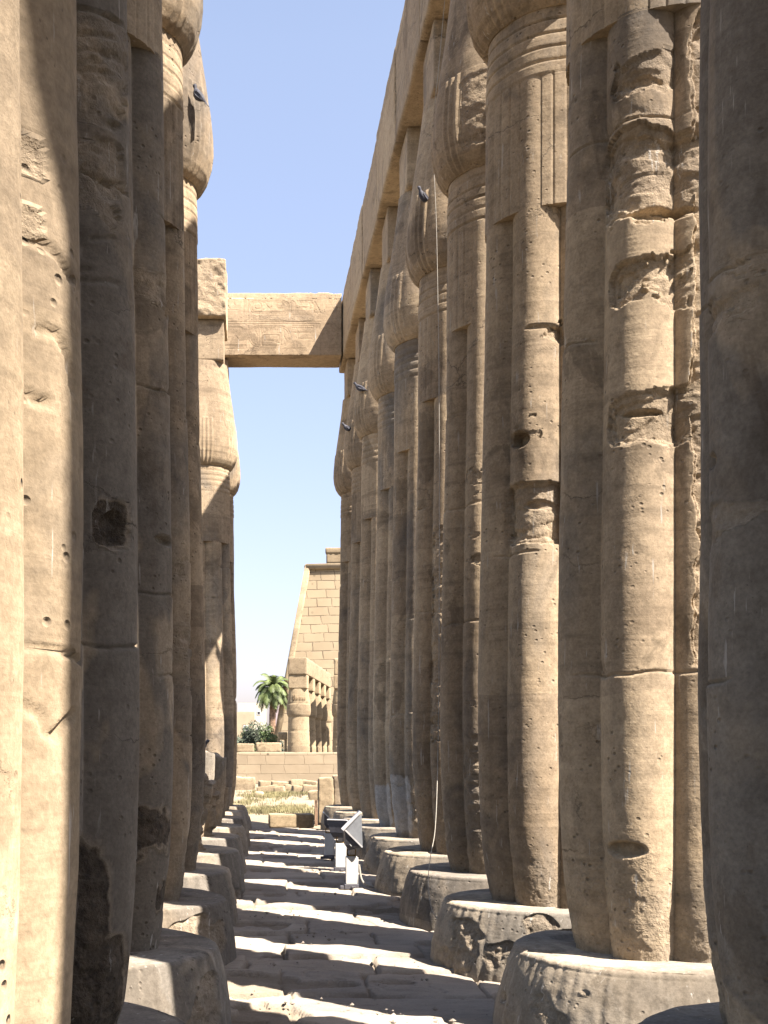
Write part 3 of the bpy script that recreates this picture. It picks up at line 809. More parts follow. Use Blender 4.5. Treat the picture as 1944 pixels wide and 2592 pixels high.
# crossing lintel with hieroglyphs cut into its front
def ellipse(cx, cy, rx, ry, n=22):
    return [(cx + rx * math.cos(2 * math.pi * k / n), cy + ry * math.sin(2 * math.pi * k / n)) for k in range(n + 1)]
def capsule(x0, y0, x1, y1, n=10):
    r = (y1 - y0) / 2; cy = (y0 + y1) / 2
    p = [(x1 - r + r * math.sin(math.pi * k / n), cy - r * math.cos(math.pi * k / n)) for k in range(n + 1)]
    p += [(x0 + r - r * math.sin(math.pi * k / n), cy + r * math.cos(math.pi * k / n)) for k in range(n + 1)]
    return p + [p[0]]
def rect(x0, y0, x1, y1): return [(x0, y0), (x1, y0), (x1, y1), (x0, y1), (x0, y0)]
GL = []     # (polyline in picture units of the lintel face, 0..1600 across, 100..970 down)
GL += [capsule(350, 225, 900, 400), capsule(372, 243, 880, 382), ellipse(462, 292, 48, 45), ellipse(765, 292, 58, 50), ellipse(765, 292, 44, 37)]
GL += [[(560, 240), (590, 300), (570, 330)], [(600, 300), (630, 330), (650, 300)], [(535, 250), (552, 250), (552, 300), (535, 300), (535, 250)]]
GL += [rect(995, 262, 1228, 325), rect(1030, 280, 1190, 310)] + [rect(1003 + k * 28, 225, 1017 + k * 28, 258) for k in range(8)]
GL += [[(920, 380), (920, 240), (945, 225), (972, 245), (972, 380)], [(1240, 385), (1250, 235), (1330, 385), (1240, 385)]]
GL += [[(20, 350), (190, 350)], [(20, 515), (1330, 510)], [(20, 545), (1320, 540)], [(265, 210), (265, 505)], [(330, 210), (330, 505)]]
GL += [capsule(335, 570, 915, 860), capsule(358, 592, 892, 838), rect(518, 665, 780, 835), rect(545, 690, 750, 770), [(515, 600), (515, 835)], [(475, 650), (475, 840)], [(430, 640), (460, 700), (440, 760), (460, 830)]]
GL += [rect(565 + k * 26, 610, 580 + k * 26, 650) for k in range(7)] + [[(540, 600), (540, 650), (555, 650)], [(760, 595), (760, 660)], [(820, 610), (820, 700), (850, 760)]]
GL += [[(330, 575), (330, 860)], [(35, 835), (300, 835)], [(35, 850), (300, 850)], [(20, 880), (1130, 875)], [(135, 715), (165, 705), (185, 745)], [(50, 590), (240, 590), (240, 620)], [(130, 210), (130, 270), (150, 285)], [(45, 290), (75, 330)]]
GL += [rect(940, 565, 1230, 600), [(960, 660), (1190, 660)], [(995, 780), (995, 860)], [(1015, 640), (1015, 740), (1200, 740)], [(640, 770), (760, 800)]] + [[(960 + 26 * k, 570), (960 + 26 * k, 596)] for k in range(10)]
LX0, LX1 = -1.75, 1.81
LW = 0.51 * H
LH = 0.81 * H
LD = 15.71 * H + LW / 2
def u2x(u): return -0.636 + (u - 20) / 1540 * 2.35
def lintel_dig(P, P2, nrm):
    wear = np.zeros(len(P))
    front = P[:, 1] < -LW / 2 + 1e-6
    x = P[front, 0] + (LX0 + LX1) / 2; z = P[front, 2]
    best = np.full(front.sum(), 9.0)
    for pl in GL:
        for (a, b) in zip(pl[:-1], pl[1:]):
            ax, az = u2x(a[0]), LH / 2 - (a[1] - 105) / 865 * LH
            bx, bz = u2x(b[0]), LH / 2 - (b[1] - 105) / 865 * LH
            dx, dz = bx - ax, bz - az
            t = np.clip(((x - ax) * dx + (z - az) * dz) / (dx * dx + dz * dz + 1e-9), 0, 1)
            best = np.minimum(best, np.hypot(x - ax - t * dx, z - az - t * dz))
    cut = 0.009 * (1 - sstep(0.003, 0.012, best))
    # flaked strip between the two rows
    zc = LH / 2 - (445 - 105) / 865 * LH
    fl = sstep(0.0, 0.03, 0.062 + 0.05 * fbm(x * 2.3, z * 4, 0 * x, 3, 5) - np.abs(z - zc + 0.03 * np.sin(x * 2))) * sstep(-0.15, 0.2, x) * (1 - sstep(1.2, 1.3, x))
    cut = cut + 0.008 * fl
    Q = P2.copy()
    Q[front, 1] += cut
    wear[front] = fl * 0.6
    top = P[:, 2] > LH / 2 - 0.12
    Q[:, 2] -= np.where(top, 0.09 * np.maximum(0, fbm(P[:, 0] * 5, P[:, 1] * 3, 0 * P[:, 0], 4, 9) - 0.05) + 0.03 * (0.5 + fbm(P[:, 0] * 0.8, P[:, 1] * 0.8, 0 * P[:, 0], 2, 10)), 0)
    return Q, wear
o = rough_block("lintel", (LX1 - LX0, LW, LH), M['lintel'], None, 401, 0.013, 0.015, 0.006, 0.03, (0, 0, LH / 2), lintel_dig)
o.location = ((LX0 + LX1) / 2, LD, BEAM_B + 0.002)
tag(o, "sunlit stone lintel with carved hieroglyphs crossing the aisle at its far end", "lintel")

def stub_dig(P, P2, nrm):
    Q = P2.copy()
    front = sstep(-0.2, -0.25, P[:, 1]) if False else (P[:, 1] < -0.30).astype(float)
    up = sstep(-0.12, -0.02, P[:, 2])
    k = fbm(P[:, 0] * 7, P[:, 1] * 7, P[:, 2] * 7, 4, 77, 0.65)
    Q[:, 1] += front * (0.05 + 0.06 * k)
    Q[:, 2] += (P[:, 2] > 0.3) * 0.10 * fbm(P[:, 0] * 3, P[:, 1] * 3, 0 * P[:, 0], 3, 78)
    return Q, np.clip(front, 0, 1) * 0.9
sh = 0.66 * H
o = rough_block("beam_stub", (0.60 * H, 0.95 * H, sh), M['lintel'], None, 402, 0.03, 0.03, 0.012, 0.06, (0, 0, sh / 2), stub_dig)
o.location = (-0.35 * H - 0.30 * H, 14.25 * H + 0.475 * H, BEAM_B + 0.002)
tag(o, "rough broken stump of beam on the far left column against the sky", "beam")

# ------------------------------------------------------------------ ground and paving
def axis(parts):
    return np.unique(np.round(np.concatenate([np.arange(a, b, s) for a, b, s in parts]), 4))
gx = axis([(-3000, -200, 400), (-200, -40, 20), (-40, 40, 0.5), (40, 200, 20), (200, 3001, 400)])
gy = axis([(-3000, -200, 400), (-200, -40, 20), (-40, 26, 2), (26, 75, 0.4), (75, 200, 10), (200, 6001, 600)])
GX, GY = np.meshgrid(gx, gy)
def ground_z(x, y):
    m = sstep(27, 32, y) * (1 - sstep(75, 95, y))
    bump = 0.16 * fbm(x * 0.22, y * 0.16, 0 * x, 3, 91) + 0.05 * fbm(x * 1.1, y * 0.9, 0 * x, 3, 92)
    return -0.14 + m * (0.12 + bump) + sstep(40, 58, y) * m * 0.10
raw = np.stack([GX, GY, ground_z(GX, GY)], -1).reshape(-1, 3)
tag(raw_mesh("ground", raw, quad_grid(len(gy), len(gx), False), M['ground']), kind="structure")

def paving():
    ys = [0.3]
    d = 0.012
    while ys[-1] < 26.9:
        ys.append(ys[-1] + max(0.011, 0.0028 * ys[-1]))
    ys = np.array(ys)
    xs = np.concatenate([np.arange(-3.4, -1.0, 0.05), np.arange(-1.0, 2.6, 0.016), np.arange(2.6, 4.6, 0.05)])
    X, Y = np.meshgrid(xs, ys)
    r = np.random.default_rng(11)
    edges = [0.0]
    while edges[-1] < 28: edges.append(edges[-1] + r.uniform(0.45, 1.05))
    edges = np.array(edges)
    yw = Y + 0.10 * fbm(X * 0.7, Y * 0.5, 0 * X, 3, 201) + 0.03 * fbm(X * 4, Y * 4, 0 * X, 3, 202) + 0.03 * X
    row = np.clip(np.searchsorted(edges, yw) - 1, 0, len(edges) - 2)
    dy = np.minimum(yw - edges[row], edges[row + 1] - yw)
    xw = X + 0.08 * fbm(X * 0.8, Y * 0.8, 0 * X, 2, 203) + 0.025 * fbm(X * 5, Y * 5, 0 * X, 2, 204)
    col = np.zeros_like(row); dx = np.full_like(X, 9.0)
    for k in range(len(edges) - 1):
        xe = [-5.0 + r.uniform(0, 1)]
        while xe[-1] < 6: xe.append(xe[-1] + r.uniform(0.6, 1.9))
        xe = np.array(xe); m = row == k
        c = np.clip(np.searchsorted(xe, xw[m]) - 1, 0, len(xe) - 2)
        col[m] = c; dx[m] = np.minimum(xw[m] - xe[c], xe[c + 1] - xw[m])
    slab_h = vnoise(row * 7.31 + 0.5, col * 3.77 + 0.5, 0 * X, 205)
    t1 = vnoise(row * 5.1 + 0.5, col * 8.7 + 0.5, 0 * X + 3.5, 206); t2 = vnoise(row * 2.9 + 0.5, col * 6.3 + 0.5, 0 * X + 8.5, 207)
    z = 0.036 * slab_h + 0.018 * t1 * (dy) + 0.02 * t2 * np.clip(dx, 0, 0.6)
    e = np.minimum(dy, dx * 1.1)
    wid = 0.009 + 0.022 * np.maximum(0, fbm(X * 2.5, Y * 2.5, 0 * X, 3, 208))
    gv = 1 - sstep(wid * 0.8, wid * 1.3, e)
    z = z - gv * (0.035 + 0.02 * fbm(X * 6, Y * 6, 0 * X, 2, 209))
    z = z - 0.014 * np.exp(-(e / 0.03) ** 2) * np.maximum(0, 0.2 + fbm(X * 3, Y * 3, 0 * X, 3, 210))
    lev = fbm(X * 1.3, Y * 1.7, 0 * X, 4, 211)
    brk = sstep(0.22, 0.24, lev)
    z = z - brk * (0.035 + 0.02 * fbm(X * 9, Y * 9, 0 * X, 3, 212))
    z = z + 0.008 * fbm(X * 1.5, Y * 1.8, 0 * X, 3, 213) + 0.007 * fbm(X * 7, Y * 11, 0 * X, 3, 214)
    crack = np.abs(fbm(X * 0.9 + 0.1 * Y, Y * 1.3, 0 * X + 2, 3, 215))
    z = z - 0.015 * (1 - sstep(0.0, 0.016, crack))
    wear = np.clip(gv * 0.9 + brk * 0.8, 0, 1)
    tone = 0.5 + 0.5 * vnoise(row * 3.3 + 0.5, col * 9.1 + 0.5, 0 * X + 5.5, 216)
    # outer edge drops into the earth
    side = sstep(0.0, 0.15, np.minimum(np.minimum(X - xs[0], xs[-1] - X), 26.9 - Y))
    z = z - (1 - side) * 0.25
    o = raw_mesh("paving", np.stack([X, Y, z], -1).reshape(-1, 3), quad_grid(len(ys), len(xs), False), M['paving'], None, True, {"wear": wear.ravel(), "tone": tone.ravel()})
    tag(o, kind="structure")
paving()

# chips and grit lying on the slabs: beyond counting
def grit():
    r = np.random.default_rng(21)
    V, F, n = [], [], 0
    base = np.array([(1, 0, 0), (-1, 0, 0), (0, 1, 0), (0, -1, 0), (0, 0, 1), (0, 0, -1)], float)
    tri = [(0, 2, 4), (2, 1, 4), (1, 3, 4), (3, 0, 4), (2, 0, 5), (1, 2, 5), (3, 1, 5), (0, 3, 5)]
    cl = [(r.uniform(-0.9, 2.2), 3.5 + 20 * r.uniform(0, 1) ** 1.6, r.uniform(0.05, 0.35)) for _ in range(70)]
    for (cx, cy, sp) in cl:
        for _ in range(int(r.integers(4, 22))):
            x, y = cx + r.normal(0, sp), cy + r.normal(0, sp)
            s = 0.006 + 0.02 * r.uniform(0, 1) ** 4
            P = base * (s * r.uniform(0.6, 1.3, (6, 1))) * np.array([1.2, 1.0, 0.7])
            a = r.uniform(0, 6.28); c, sn = math.cos(a), math.sin(a)
            P = P @ np.array([[c, sn, 0], [-sn, c, 0], [0, 0, 1]]) + np.array([x, y, 0.012 + s * 0.3])
            V.append(P); F += [(i + n, j + n, k + n) for i, j, k in tri]; n += 6
    tag(raw_mesh("gravel", np.concatenate(V), np.array(F), M['paving'], None, False), "small stone chips and grit scattered over the paving slabs", None, None, "stuff")
grit()

# ------------------------------------------------------------------ floodlights on the paving
def floodlight(label, X, D, visor, rz, seed):
    t = thing("floodlight", label, "floodlight", (X, D, 0.01), 0, "floodlights along the right-hand row")
    b = MB(); b.box((0, 0, 0.03), (0.17, 0.16, 0.06)); b.box((-0.10, -0.03, 0.02), (0.07, 0.08, 0.04)); b.box((0.02, -0.09, 0.025), (0.05, 0.05, 0.03))
    b.build("base", M['dark_metal'], t, False, 0.006)
    p = MB(); p.box((0, 0, 0.06 + 0.165), (0.133, 0.12, 0.33)); p.build("post", M['white_metal'], t, False, 0.006)
    c = MB(); c.tube([(0.074, -0.03, 0.0), (0.074, -0.03, 0.38)], 0.007, 6); c.build("conduit", M['white_metal'], t, True)
    k = MB(); k.box((0, 0, 0.40), (0.11, 0.05, 0.018)); k.box((-0.05, 0, 0.435), (0.012, 0.04, 0.075)); k.box((0.05, 0, 0.435), (0.012, 0.04, 0.075)); k.tube([(-0.03, 0.02, 0.39), (-0.055, -0.02, 0.43), (-0.04, -0.03, 0.48)], 0.007, 6)
    k.build("bracket", M['brass'], t, False)
    head = bpy.data.objects.new("lamp_head", None); link(head, t); head.location = (0, 0, 0.45); head.rotation_euler = (0, 0, rz)
    L = 0.196
    ax = (-0.085, 0.255)                       # hinge line
    end = (ax[0] + L, ax[1] - L)
    # pyramid-backed housing
    w = 0.155; g = Vector((ax[0] + L * 0.30, 0, ax[1] - L * 1.02))
    V = [(ax[0], -w, ax[1]), (end[0], -w, end[1]), (end[0], w, end[1]), (ax[0], w, ax[1]),
         (ax[0] + 0.005, -w * 0.75, ax[1] - 0.17), (ax[0] + 0.125, -w * 0.75, end[1] - 0.02), (ax[0] + 0.125, w * 0.75, end[1] - 0.02), (ax[0] + 0.005, w * 0.75, ax[1] - 0.17),
         (ax[0] + 0.05, -w * 0.6, end[1] - 0.045), (ax[0] + 0.05, w * 0.6, end[1] - 0.045)]
    m = MB(); m.add(V, [(0, 1, 2, 3), (0, 3, 7, 4), (1, 5, 6, 2), (4, 7, 9, 8), (5, 8, 9, 6), (0, 4, 8, 5, 1), (3, 2, 6, 9, 7)])
    m.build("housing", M['dark_metal'], head, False, 0.003)
    f = MB()
    R = Matrix.Rotation(math.radians(45), 3, 'Y')
    mid = Vector(((ax[0] + end[0]) / 2, 0, (ax[1] + end[1]) / 2)) + Vector((0.006, 0, 0.006))
    hl = L * math.sqrt(2)
    f.box(mid + Vector((0, -w, 0)), (hl, 0.018, 0.018), R); f.box(mid + Vector((0, w, 0)), (hl, 0.018, 0.018), R)
    f.box(Vector((ax[0], 0, ax[1])) + Vector((0.004, 0, 0.004)), (0.018, 2 * w, 0.018), R); f.box(Vector((end[0], 0, end[1])) + Vector((0.004, 0, 0.004)), (0.018, 2 * w, 0.018), R)
    f.build("frame", M['rim'], head, False)
    gl = MB(); gl.box(mid, (hl - 0.03, 2 * w - 0.03, 0.006), R); gl.build("glass", M['glass'], head)
    pl = MB(); pl.box((ax[0] + 0.075, -w * 0.80, ax[1] - 0.165), (0.042, 0.004, 0.036), R); pl.box((ax[0] + 0.075, -w * 0.83, ax[1] - 0.165), (0.03, 0.004, 0.026), R)
    pl.build("plate", M['white_metal'], head)
    if visor:
        ue = (ax[0] + 0.195, ax[1] + 0.205)
        for y0, y1 in ((-w - 0.006, -w - 0.002), (w + 0.002, w + 0.006)):
            v = MB(); v.prism([(ax[0] + 0.012, ax[1] + 0.012), (end[0] + 0.012, end[1] + 0.012), (ue[0], ue[1])], y0, y1)
            v.build("visor_cheek", M['grey_metal'], head)
        e = MB(); e.box(((ax[0] + ue[0]) / 2 - 0.012, 0, (ax[1] + ue[1]) / 2 + 0.012), (0.31, 2 * w + 0.03, 0.012), Matrix.Rotation(math.radians(-46), 3, 'Y'))
        e.build("visor_hood", M['rim'], head)
    head.rotation_euler = (0, 0, rz)
    return t
floodlight("nearest floodlight on a white post, with raised grey visor", 1.145, 14.75, True, 0.0, 1)
floodlight("middle floodlight, turned edge on, half hidden behind the nearest one", 1.16, 16.9, False, math.radians(55), 2)
floodlight("farthest floodlight on a white post, head without visor tilted to the right", 1.125, 18.9, False, 0.0, 3)

def cable(name, pts, rad, label, mat):
    # smooth the polyline
    P = [Vector(p) for p in pts]
    out = []
    for i in range(len(P) - 1):
        p0, p1, p2, p3 = P[max(i - 1, 0)], P[i], P[i + 1], P[min(i + 2, len(P) - 1)]
        for k in range(8):
            t = k / 8
            out.append(0.5 * ((2 * p1) + (p2 - p0) * t + (2 * p0 - 5 * p1 + 4 * p2 - p3) * t * t + (3 * p1 - p0 - 3 * p2 + p3) * t ** 3))
    out.append(P[-1])
    m = MB(); m.tube(out, rad, 6)
    return tag(m.build(name, mat, None, True), label, "cable")
def at(px, py, d): return ((px - 553) / 2650 * d * H, d * H, H + (1625 - py) / 2650 * d * H)
cable("hanging_cable", [at(972, -120, 8.2), at(950, 120, 8.2), at(936, 290, 8.25), at(943, 500, 8.2), at(948, 800, 8.1), at(949, 1130, 8.0), at(948, 1480, 7.6), at(945, 1670, 7.2), at(940, 1790, 6.95), at(930, 1850, 6.78), at(925, 1910, 6.68), at(933, 1965, 6.62), at(952, 1992, 6.6)], 0.0034,
      "thin pale cable hanging down from the right architrave beside a pedestal", M['cable'])
cable("ground_cable", [(1.24, 14.75, 0.30), (1.27, 14.72, 0.12), (1.36, 14.65, 0.05), (1.6, 14.6, 0.035), (1.9, 14.6, 0.03)], 0.012, "pale cable trailing over the paving from the nearest floodlight", M['cable'])

# ------------------------------------------------------------------ pigeons
def pigeon(label, loc, rz, pitch, size=0.24):
    t = thing("pigeon", label, "bird", loc, rz, "pigeons on the columns")
    s = size
    prof = [(-0.62, 0.02), (-0.5, 0.10), (-0.3, 0.20), (-0.05, 0.25), (0.18, 0.23), (0.34, 0.16), (0.42, 0.115), (0.50, 0.115), (0.58, 0.12), (0.66, 0.09), (0.70, 0.03)]
    zc = [0.02, 0.02, 0.0, -0.02, 0.0, 0.06, 0.13, 0.19, 0.22, 0.215, 0.21]
    nt = 16
    G = np.zeros((len(prof), nt, 3))
    a = np.arange(nt) / nt * 2 * math.pi
    for i, (x, r) in enumerate(prof):
        G[i, :, 0] = x; G[i, :, 1] = r * 0.85 * np.sin(-a); G[i, :, 2] = zc[i] + r * np.cos(-a)
    G *= s
    c, sn = math.cos(pitch), math.sin(pitch)
    R = np.array([[c, 0, -sn], [0, 1, 0], [sn, 0, c]])
    body = tube_mesh("body", G @ R.T, M['pigeon'], t)
    for sd in (-1, 1):
        m = MB()
        pts = [(0.25, 0.20, 0.08), (0.05, 0.25, 0.13), (-0.30, 0.22, 0.12), (-0.78, 0.08, 0.02), (-0.45, 0.20, -0.05), (-0.05, 0.25, -0.08), (0.2, 0.22, -0.02)]
        V = [(R @ np.array((x * s, sd * y * s, z * s))) for x, y, z in pts]
        V2 = [(R @ np.array((x * s, sd * (y - 0.03) * s, z * s))) for x, y, z in pts]
        n = len(V)
        m.add(V + V2, [tuple(range(n)), tuple(range(2 * n - 1, n - 1, -1))] + [(i, i + n, (i + 1) % n + n, (i + 1) % n) for i in range(n)])
        m.build("wing", M['pigeon'], t)
    m = MB()
    V = [(-0.5, 0.07, 0.05), (-0.5, -0.07, 0.05), (-1.0, -0.12, -0.02), (-1.0, 0.12, -0.02), (-0.5, 0.07, 0.02), (-0.5, -0.07, 0.02), (-1.0, -0.12, -0.04), (-1.0, 0.12, -0.04)]
    m.add([R @ (np.array(v) * s) for v in V], [(0, 1, 2, 3), (7, 6, 5, 4), (0, 4, 5, 1), (1, 5, 6, 2), (2, 6, 7, 3), (3, 7, 4, 0)])
    m.build("tail", M['pigeon'], t)
    m = MB()
    m.add([R @ (np.array(v) * s) for v in [(0.68, 0.03, 0.22), (0.68, -0.03, 0.22), (0.68, 0, 0.17), (0.80, 0, 0.185)]], [(0, 1, 3), (1, 2, 3), (2, 0, 3), (0, 2, 1)])
    m.build("beak", M['dark_metal'], t)
    return t

# ------------------------------------------------------------------ beyond the colonnade
# low block lying across the end of the aisle
o = rough_block("fallen_block", (0.98, 0.5, 0.30), M['far'], None, 501, 0.03, 0.03, 0.015, 0.06, (0, 0, 0.13))
o.location = (0.78, 27.3, 0.0); o.rotation_euler = (0, 0, 0.03)
tag(o, "long low stone block lying across the far end of the paved aisle", "stone block")
o = rough_block("broken_pier", (0.36, 0.55, 1.10), M['far'], None, 502, 0.03, 0.03, 0.025, 0.10, (0, 0, 0.55))
o.location = (1.66, 29.4, -0.05)
tag(o, "low upright stone pier left of the last right-hand column", "stone pier")
m = MB(); m.box((0, 0, 0.27), (0.07, 0.07, 0.62)); o = m.build("wooden_post", M['bark'], None, False, 0.01); o.location = (1.42, 29.0, -0.05)
tag(o, "short dark brown post standing against the low stone pier", "post")
o = rough_block("broken_plinth", (0.5, 0.5, 1.15), M['stone'], None, 503, 0.03, 0.05, 0.03, 0.12, (0, 0, 0.57))
o.location = (2.12, 29.9, -0.05); o.color = (0.3, 0.7, 0.3, 1)
tag(o, "reddish broken plinth between the low pier and the last right column", "stone plinth")

WALL_D = 60.0
def wall_dig(P, P2, nrm):
    Q = P2.copy()
    t = (P[:, 2] > 0.8)
    Q[:, 2] += np.where(t, 0.06 * fbm(P[:, 0] * 0.9, 0 * P[:, 0], 0 * P[:, 0], 3, 95) - 0.02, 0)
    return Q, np.zeros(len(P))
o = rough_block("masonry_wall", (26, 1.0, 1.95), M['wall'], None, 510, 0.12, 0.03, 0.02, 0.05, (0, 0, 0.975), wall_dig)
o.location = (4.0, WALL_D + 0.5, -0.28)
tag(o, "long low wall of pale coursed blocks closing the court beyond the aisle", "wall")
for k, (x, w, hgt, lab) in enumerate([(-0.52, 0.86, 0.42, "jagged coping stone on the low wall beside the left columns"), (0.62, 1.25, 0.46, "longer coping stone on the low wall below the palm tree"), (-2.0, 1.5, 0.45, "coping stone on the low wall hidden by the left columns")]):
    o = rough_block("coping_stone", (w, 0.6, hgt), M['far'], None, 520 + k, 0.05, 0.04, 0.02, 0.22, (0, 0, hgt / 2))
    o.location = (x, WALL_D + 0.6, 1.66)
    tag(o, lab, "stone", "coping stones on the low wall")
o = rough_block("rock_mass", (1.2, 0.9, 1.0), M['far'], None, 524, 0.06, 0.08, 0.06, 0.3, (0, 0, 0.3))
o.location = (-0.62, 52.0, -0.2)
tag(o, "squat weathered rock beside the last left column in front of the wall", "rock")

rr = random.Random(5)
spots = [(0.35, 53, 0.5, .22), (1.0, 54, 0.8, .2), (1.75, 54, 0.55, .24), (2.4, 55, 0.7, .2), (0.45, 48, 0.85, .24), (0.95, 47.5, 0.42, .26), (1.65, 48, 0.55, .3), (2.15, 47.5, 0.7, .3), (2.7, 50, 0.5, .25), (2.1, 43, 0.45, .28), (0.1, 45, 0.3, .15), (3.0, 53, 0.5, .22), (1.35, 51.5, 0.4, .18)]
words = ["low block first from the left under the wall", "wide low block under the wall", "squat block in the middle under the wall", "block to the right under the wall", "wide dark-sided slab left in the grass", "small dark block beside the wide slab in the grass", "leaning block in the middle of the grass", "tilted slab right in the grass", "chunk behind the grass near the post", "lone cube of stone at the front of the grass", "smallest stone at the left of the grass", "stone at the far right under the wall", "flat stone between the two rows of rubble"]
for k, ((x, y, w, hh), lab) in enumerate(zip(spots, words)):
    o = rough_block("rubble_stone", (w, 0.4, hh + 0.1), M['far'], None, 540 + k, 0.06, 0.04, 0.03, 0.15, (0, 0, hh / 2))
    o.location = (x, y, float(ground_z(np.array([x]), np.array([float(y)]))[0]))
    o.rotation_euler = (rr.uniform(-.1, .1), rr.uniform(-.18, .18), rr.uniform(-.4, .4))
    tag(o, "pale rubble stone, " + lab, "stone", "rubble stones below the wall")

# grass patches: tufts of blades
def grass():
    V, F = [], []
    r = np.random.default_rng(3)
    zones = [(0.6, 46.0, 1.1, 2.2, 900), (2.0, 49.0, 0.9, 2.5, 700), (0.3, 33.5, 0.9, 1.8, 700), (2.6, 46, 0.7, 3, 420), (0.9, 36, 0.9, 2.5, 300), (1.5, 31, 1.0, 1.0, 260), (2.3, 54, 1.2, 2, 300), (-0.3, 40, 0.6, 3, 160)]
    n = 0
    for (cx, cy, sx, sy, cnt) in zones:
        x = r.normal(cx, sx * 0.5, cnt); y = r.normal(cy, sy * 0.6, cnt)
        z = ground_z(x, y)
        for i in range(cnt):
            for b in range(5):
                a = r.uniform(0, 6.28); l = r.uniform(0.05, 0.16); w = 0.012
                dx, dy = math.cos(a), math.sin(a)
                bx, by = x[i] + r.normal(0, 0.05), y[i] + r.normal(0, 0.05)
                V += [(bx - dy * w, by + dx * w, z[i] - 0.02), (bx + dy * w, by - dx * w, z[i] - 0.02), (bx + dx * l * 0.6, by + dy * l * 0.6, z[i] + l)]
                F.append((n, n + 1, n + 2)); n += 3
    tag(raw_mesh("grass", np.array(V), np.array(F), M['grass'], None, False), "yellow green dry grass growing among the rubble below the wall", None, None, "stuff")
grass()

# court columns of the next court, on an axis turned a little to the right
FD = 100.0
AX = math.atan2(0.151, 0.988)
def far_column(label, k, off, seed, grp):
    sc = 1.0
    X = 3.47 + 0.151 * 5.0 * k + off * 0.988; Y = FD + 0.988 * 5.0 * k - off * 0.151
    t = thing("court_column", label, "column", (X, Y, -0.1), -AX, grp)
    nt = 64
    th = np.arange(nt) / nt * 2 * math.pi
    T0 = th[None, :]
    def lathe(name, pts, seed2, joint=None):
        z = np.array([p[0] for p in pts]); r = np.array([p[1] for p in pts])
        zz = np.linspace(z[0], z[-1], 44)
        R = np.interp(zz, z, r)[:, None] * (1 + 0 * T0)
        X_, Y_ = np.cos(T0) * R, np.sin(T0) * R
        Z_ = zz[:, None] + 0 * T0
        d = 0.02 * fbm(X_ * 2 + seed, Y_ * 2, Z_ * 2, 3, seed) + 0.012 * fbm(X_ * 6 + seed, Y_ * 6, Z_ * 6, 2, seed + 1)
        if joint:
            for zj in joint: d = d - 0.045 * np.exp(-((Z_ - zj - 0.03 * vnoise(X_, Y_, 0 * Z_, seed)) / 0.03) ** 2)
        R = R + d
        return tube_mesh(name, np.stack([np.cos(T0) * R, np.sin(T0) * R, Z_], -1), M['far'], t)
    lathe("pedestal", [(-0.2, 1.25), (0.5, 1.2), (0.52, 1.0)], seed)
    lathe("shaft", [(0.5, 0.86), (1.0, 0.92), (2.0, 0.92), (4.66, 0.84)], seed + 5, [2.35, 3.5])
    lathe("capital", [(4.65, 0.86), (4.8, 0.95), (5.1, 0.99), (5.55, 0.97), (6.0, 0.90), (6.9, 0.78)], seed + 9, [5.72])
    rough_block("abacus", (1.52, 1.52, 1.1), M['far'], t, seed, 0.09, 0.04, 0.02, 0.10, (0, 0, 7.46))
    return t
fl = ["front court column with scratched writing on its bud, below the palm's right", "second court column behind the scratched one, half in shade", "third court column behind the scratched one, half in shade", "fourth court column behind the scratched one", "fifth court column, mostly hidden by the right-hand row"]
for k in range(5): far_column(fl[k], k, 0.0, 700 + k, "columns of the far court, front row")
fl2 = ["court column of the second far row, nearest and hidden", "court column of the second far row, second and hidden", "court column of the second far row, third and hidden", "court column of the second far row, last and hidden"]
for k in range(4): far_column(fl2[k], k + 0.2, 3.6, 720 + k, "columns of the far court, second row")
for (off, k0, k1, lab, sd) in [(0.0, -0.17, 4.1, "pale architrave running back over the far court columns, broken front end", 740), (3.6, 0.1, 3.4, "architrave of the second far court row, hidden behind the right-hand columns", 741)]:
    ln = (k1 - k0) * 5.0
    o = rough_block("court_architrave", (1.5, ln, 1.40), M['far'], None, sd, 0.12, 0.04, 0.025, 0.12, (0, 0, 0.70))
    kc = (k0 + k1) / 2
    o.location = (3.47 + 0.151 * 5 * kc + off * 0.988, FD + 0.988 * 5 * kc - off * 0.151, 7.92)
    o.rotation_euler = (0, 0, -AX)
    tag(o, lab, "beam")
# scratched strokes on the front court column's bud
m = MB()
for k, (u, h0, sl) in enumerate([(-.55, .48, .0), (-.47, .30, -.12), (-.40, .48, .0), (-.28, .28, .05), (-.20, .28, -.05), (-.08, .24, .0), (0.02, .28, .08), (0.10, .28, -.06), (0.20, .26, 0), (0.30, .26, .06), (0.38, .26, -.06), (0.50, .24, .0), (0.58, .22, .05)]):
    a = -math.pi / 2 + u * 0.95 + AX
    r0 = 0.935
    z0 = 5.95
    p0 = Vector((r0 * math.cos(a) * 1.0, r0 * math.sin(a), z0)); p1 = Vector(((r0 - 0.05) * math.cos(a + sl), (r0 - 0.05) * math.sin(a + sl), z0 + h0))
    m.tube([p0, p1], 0.022, 5)
sc_o = m.build("scratched_writing", simple("scratch_shadow", (0.16, 0.11, 0.06), 0.95), None, True)
for ob in list(bpy.data.objects):
    if ob.name == "court_column": sc_o.parent = ob

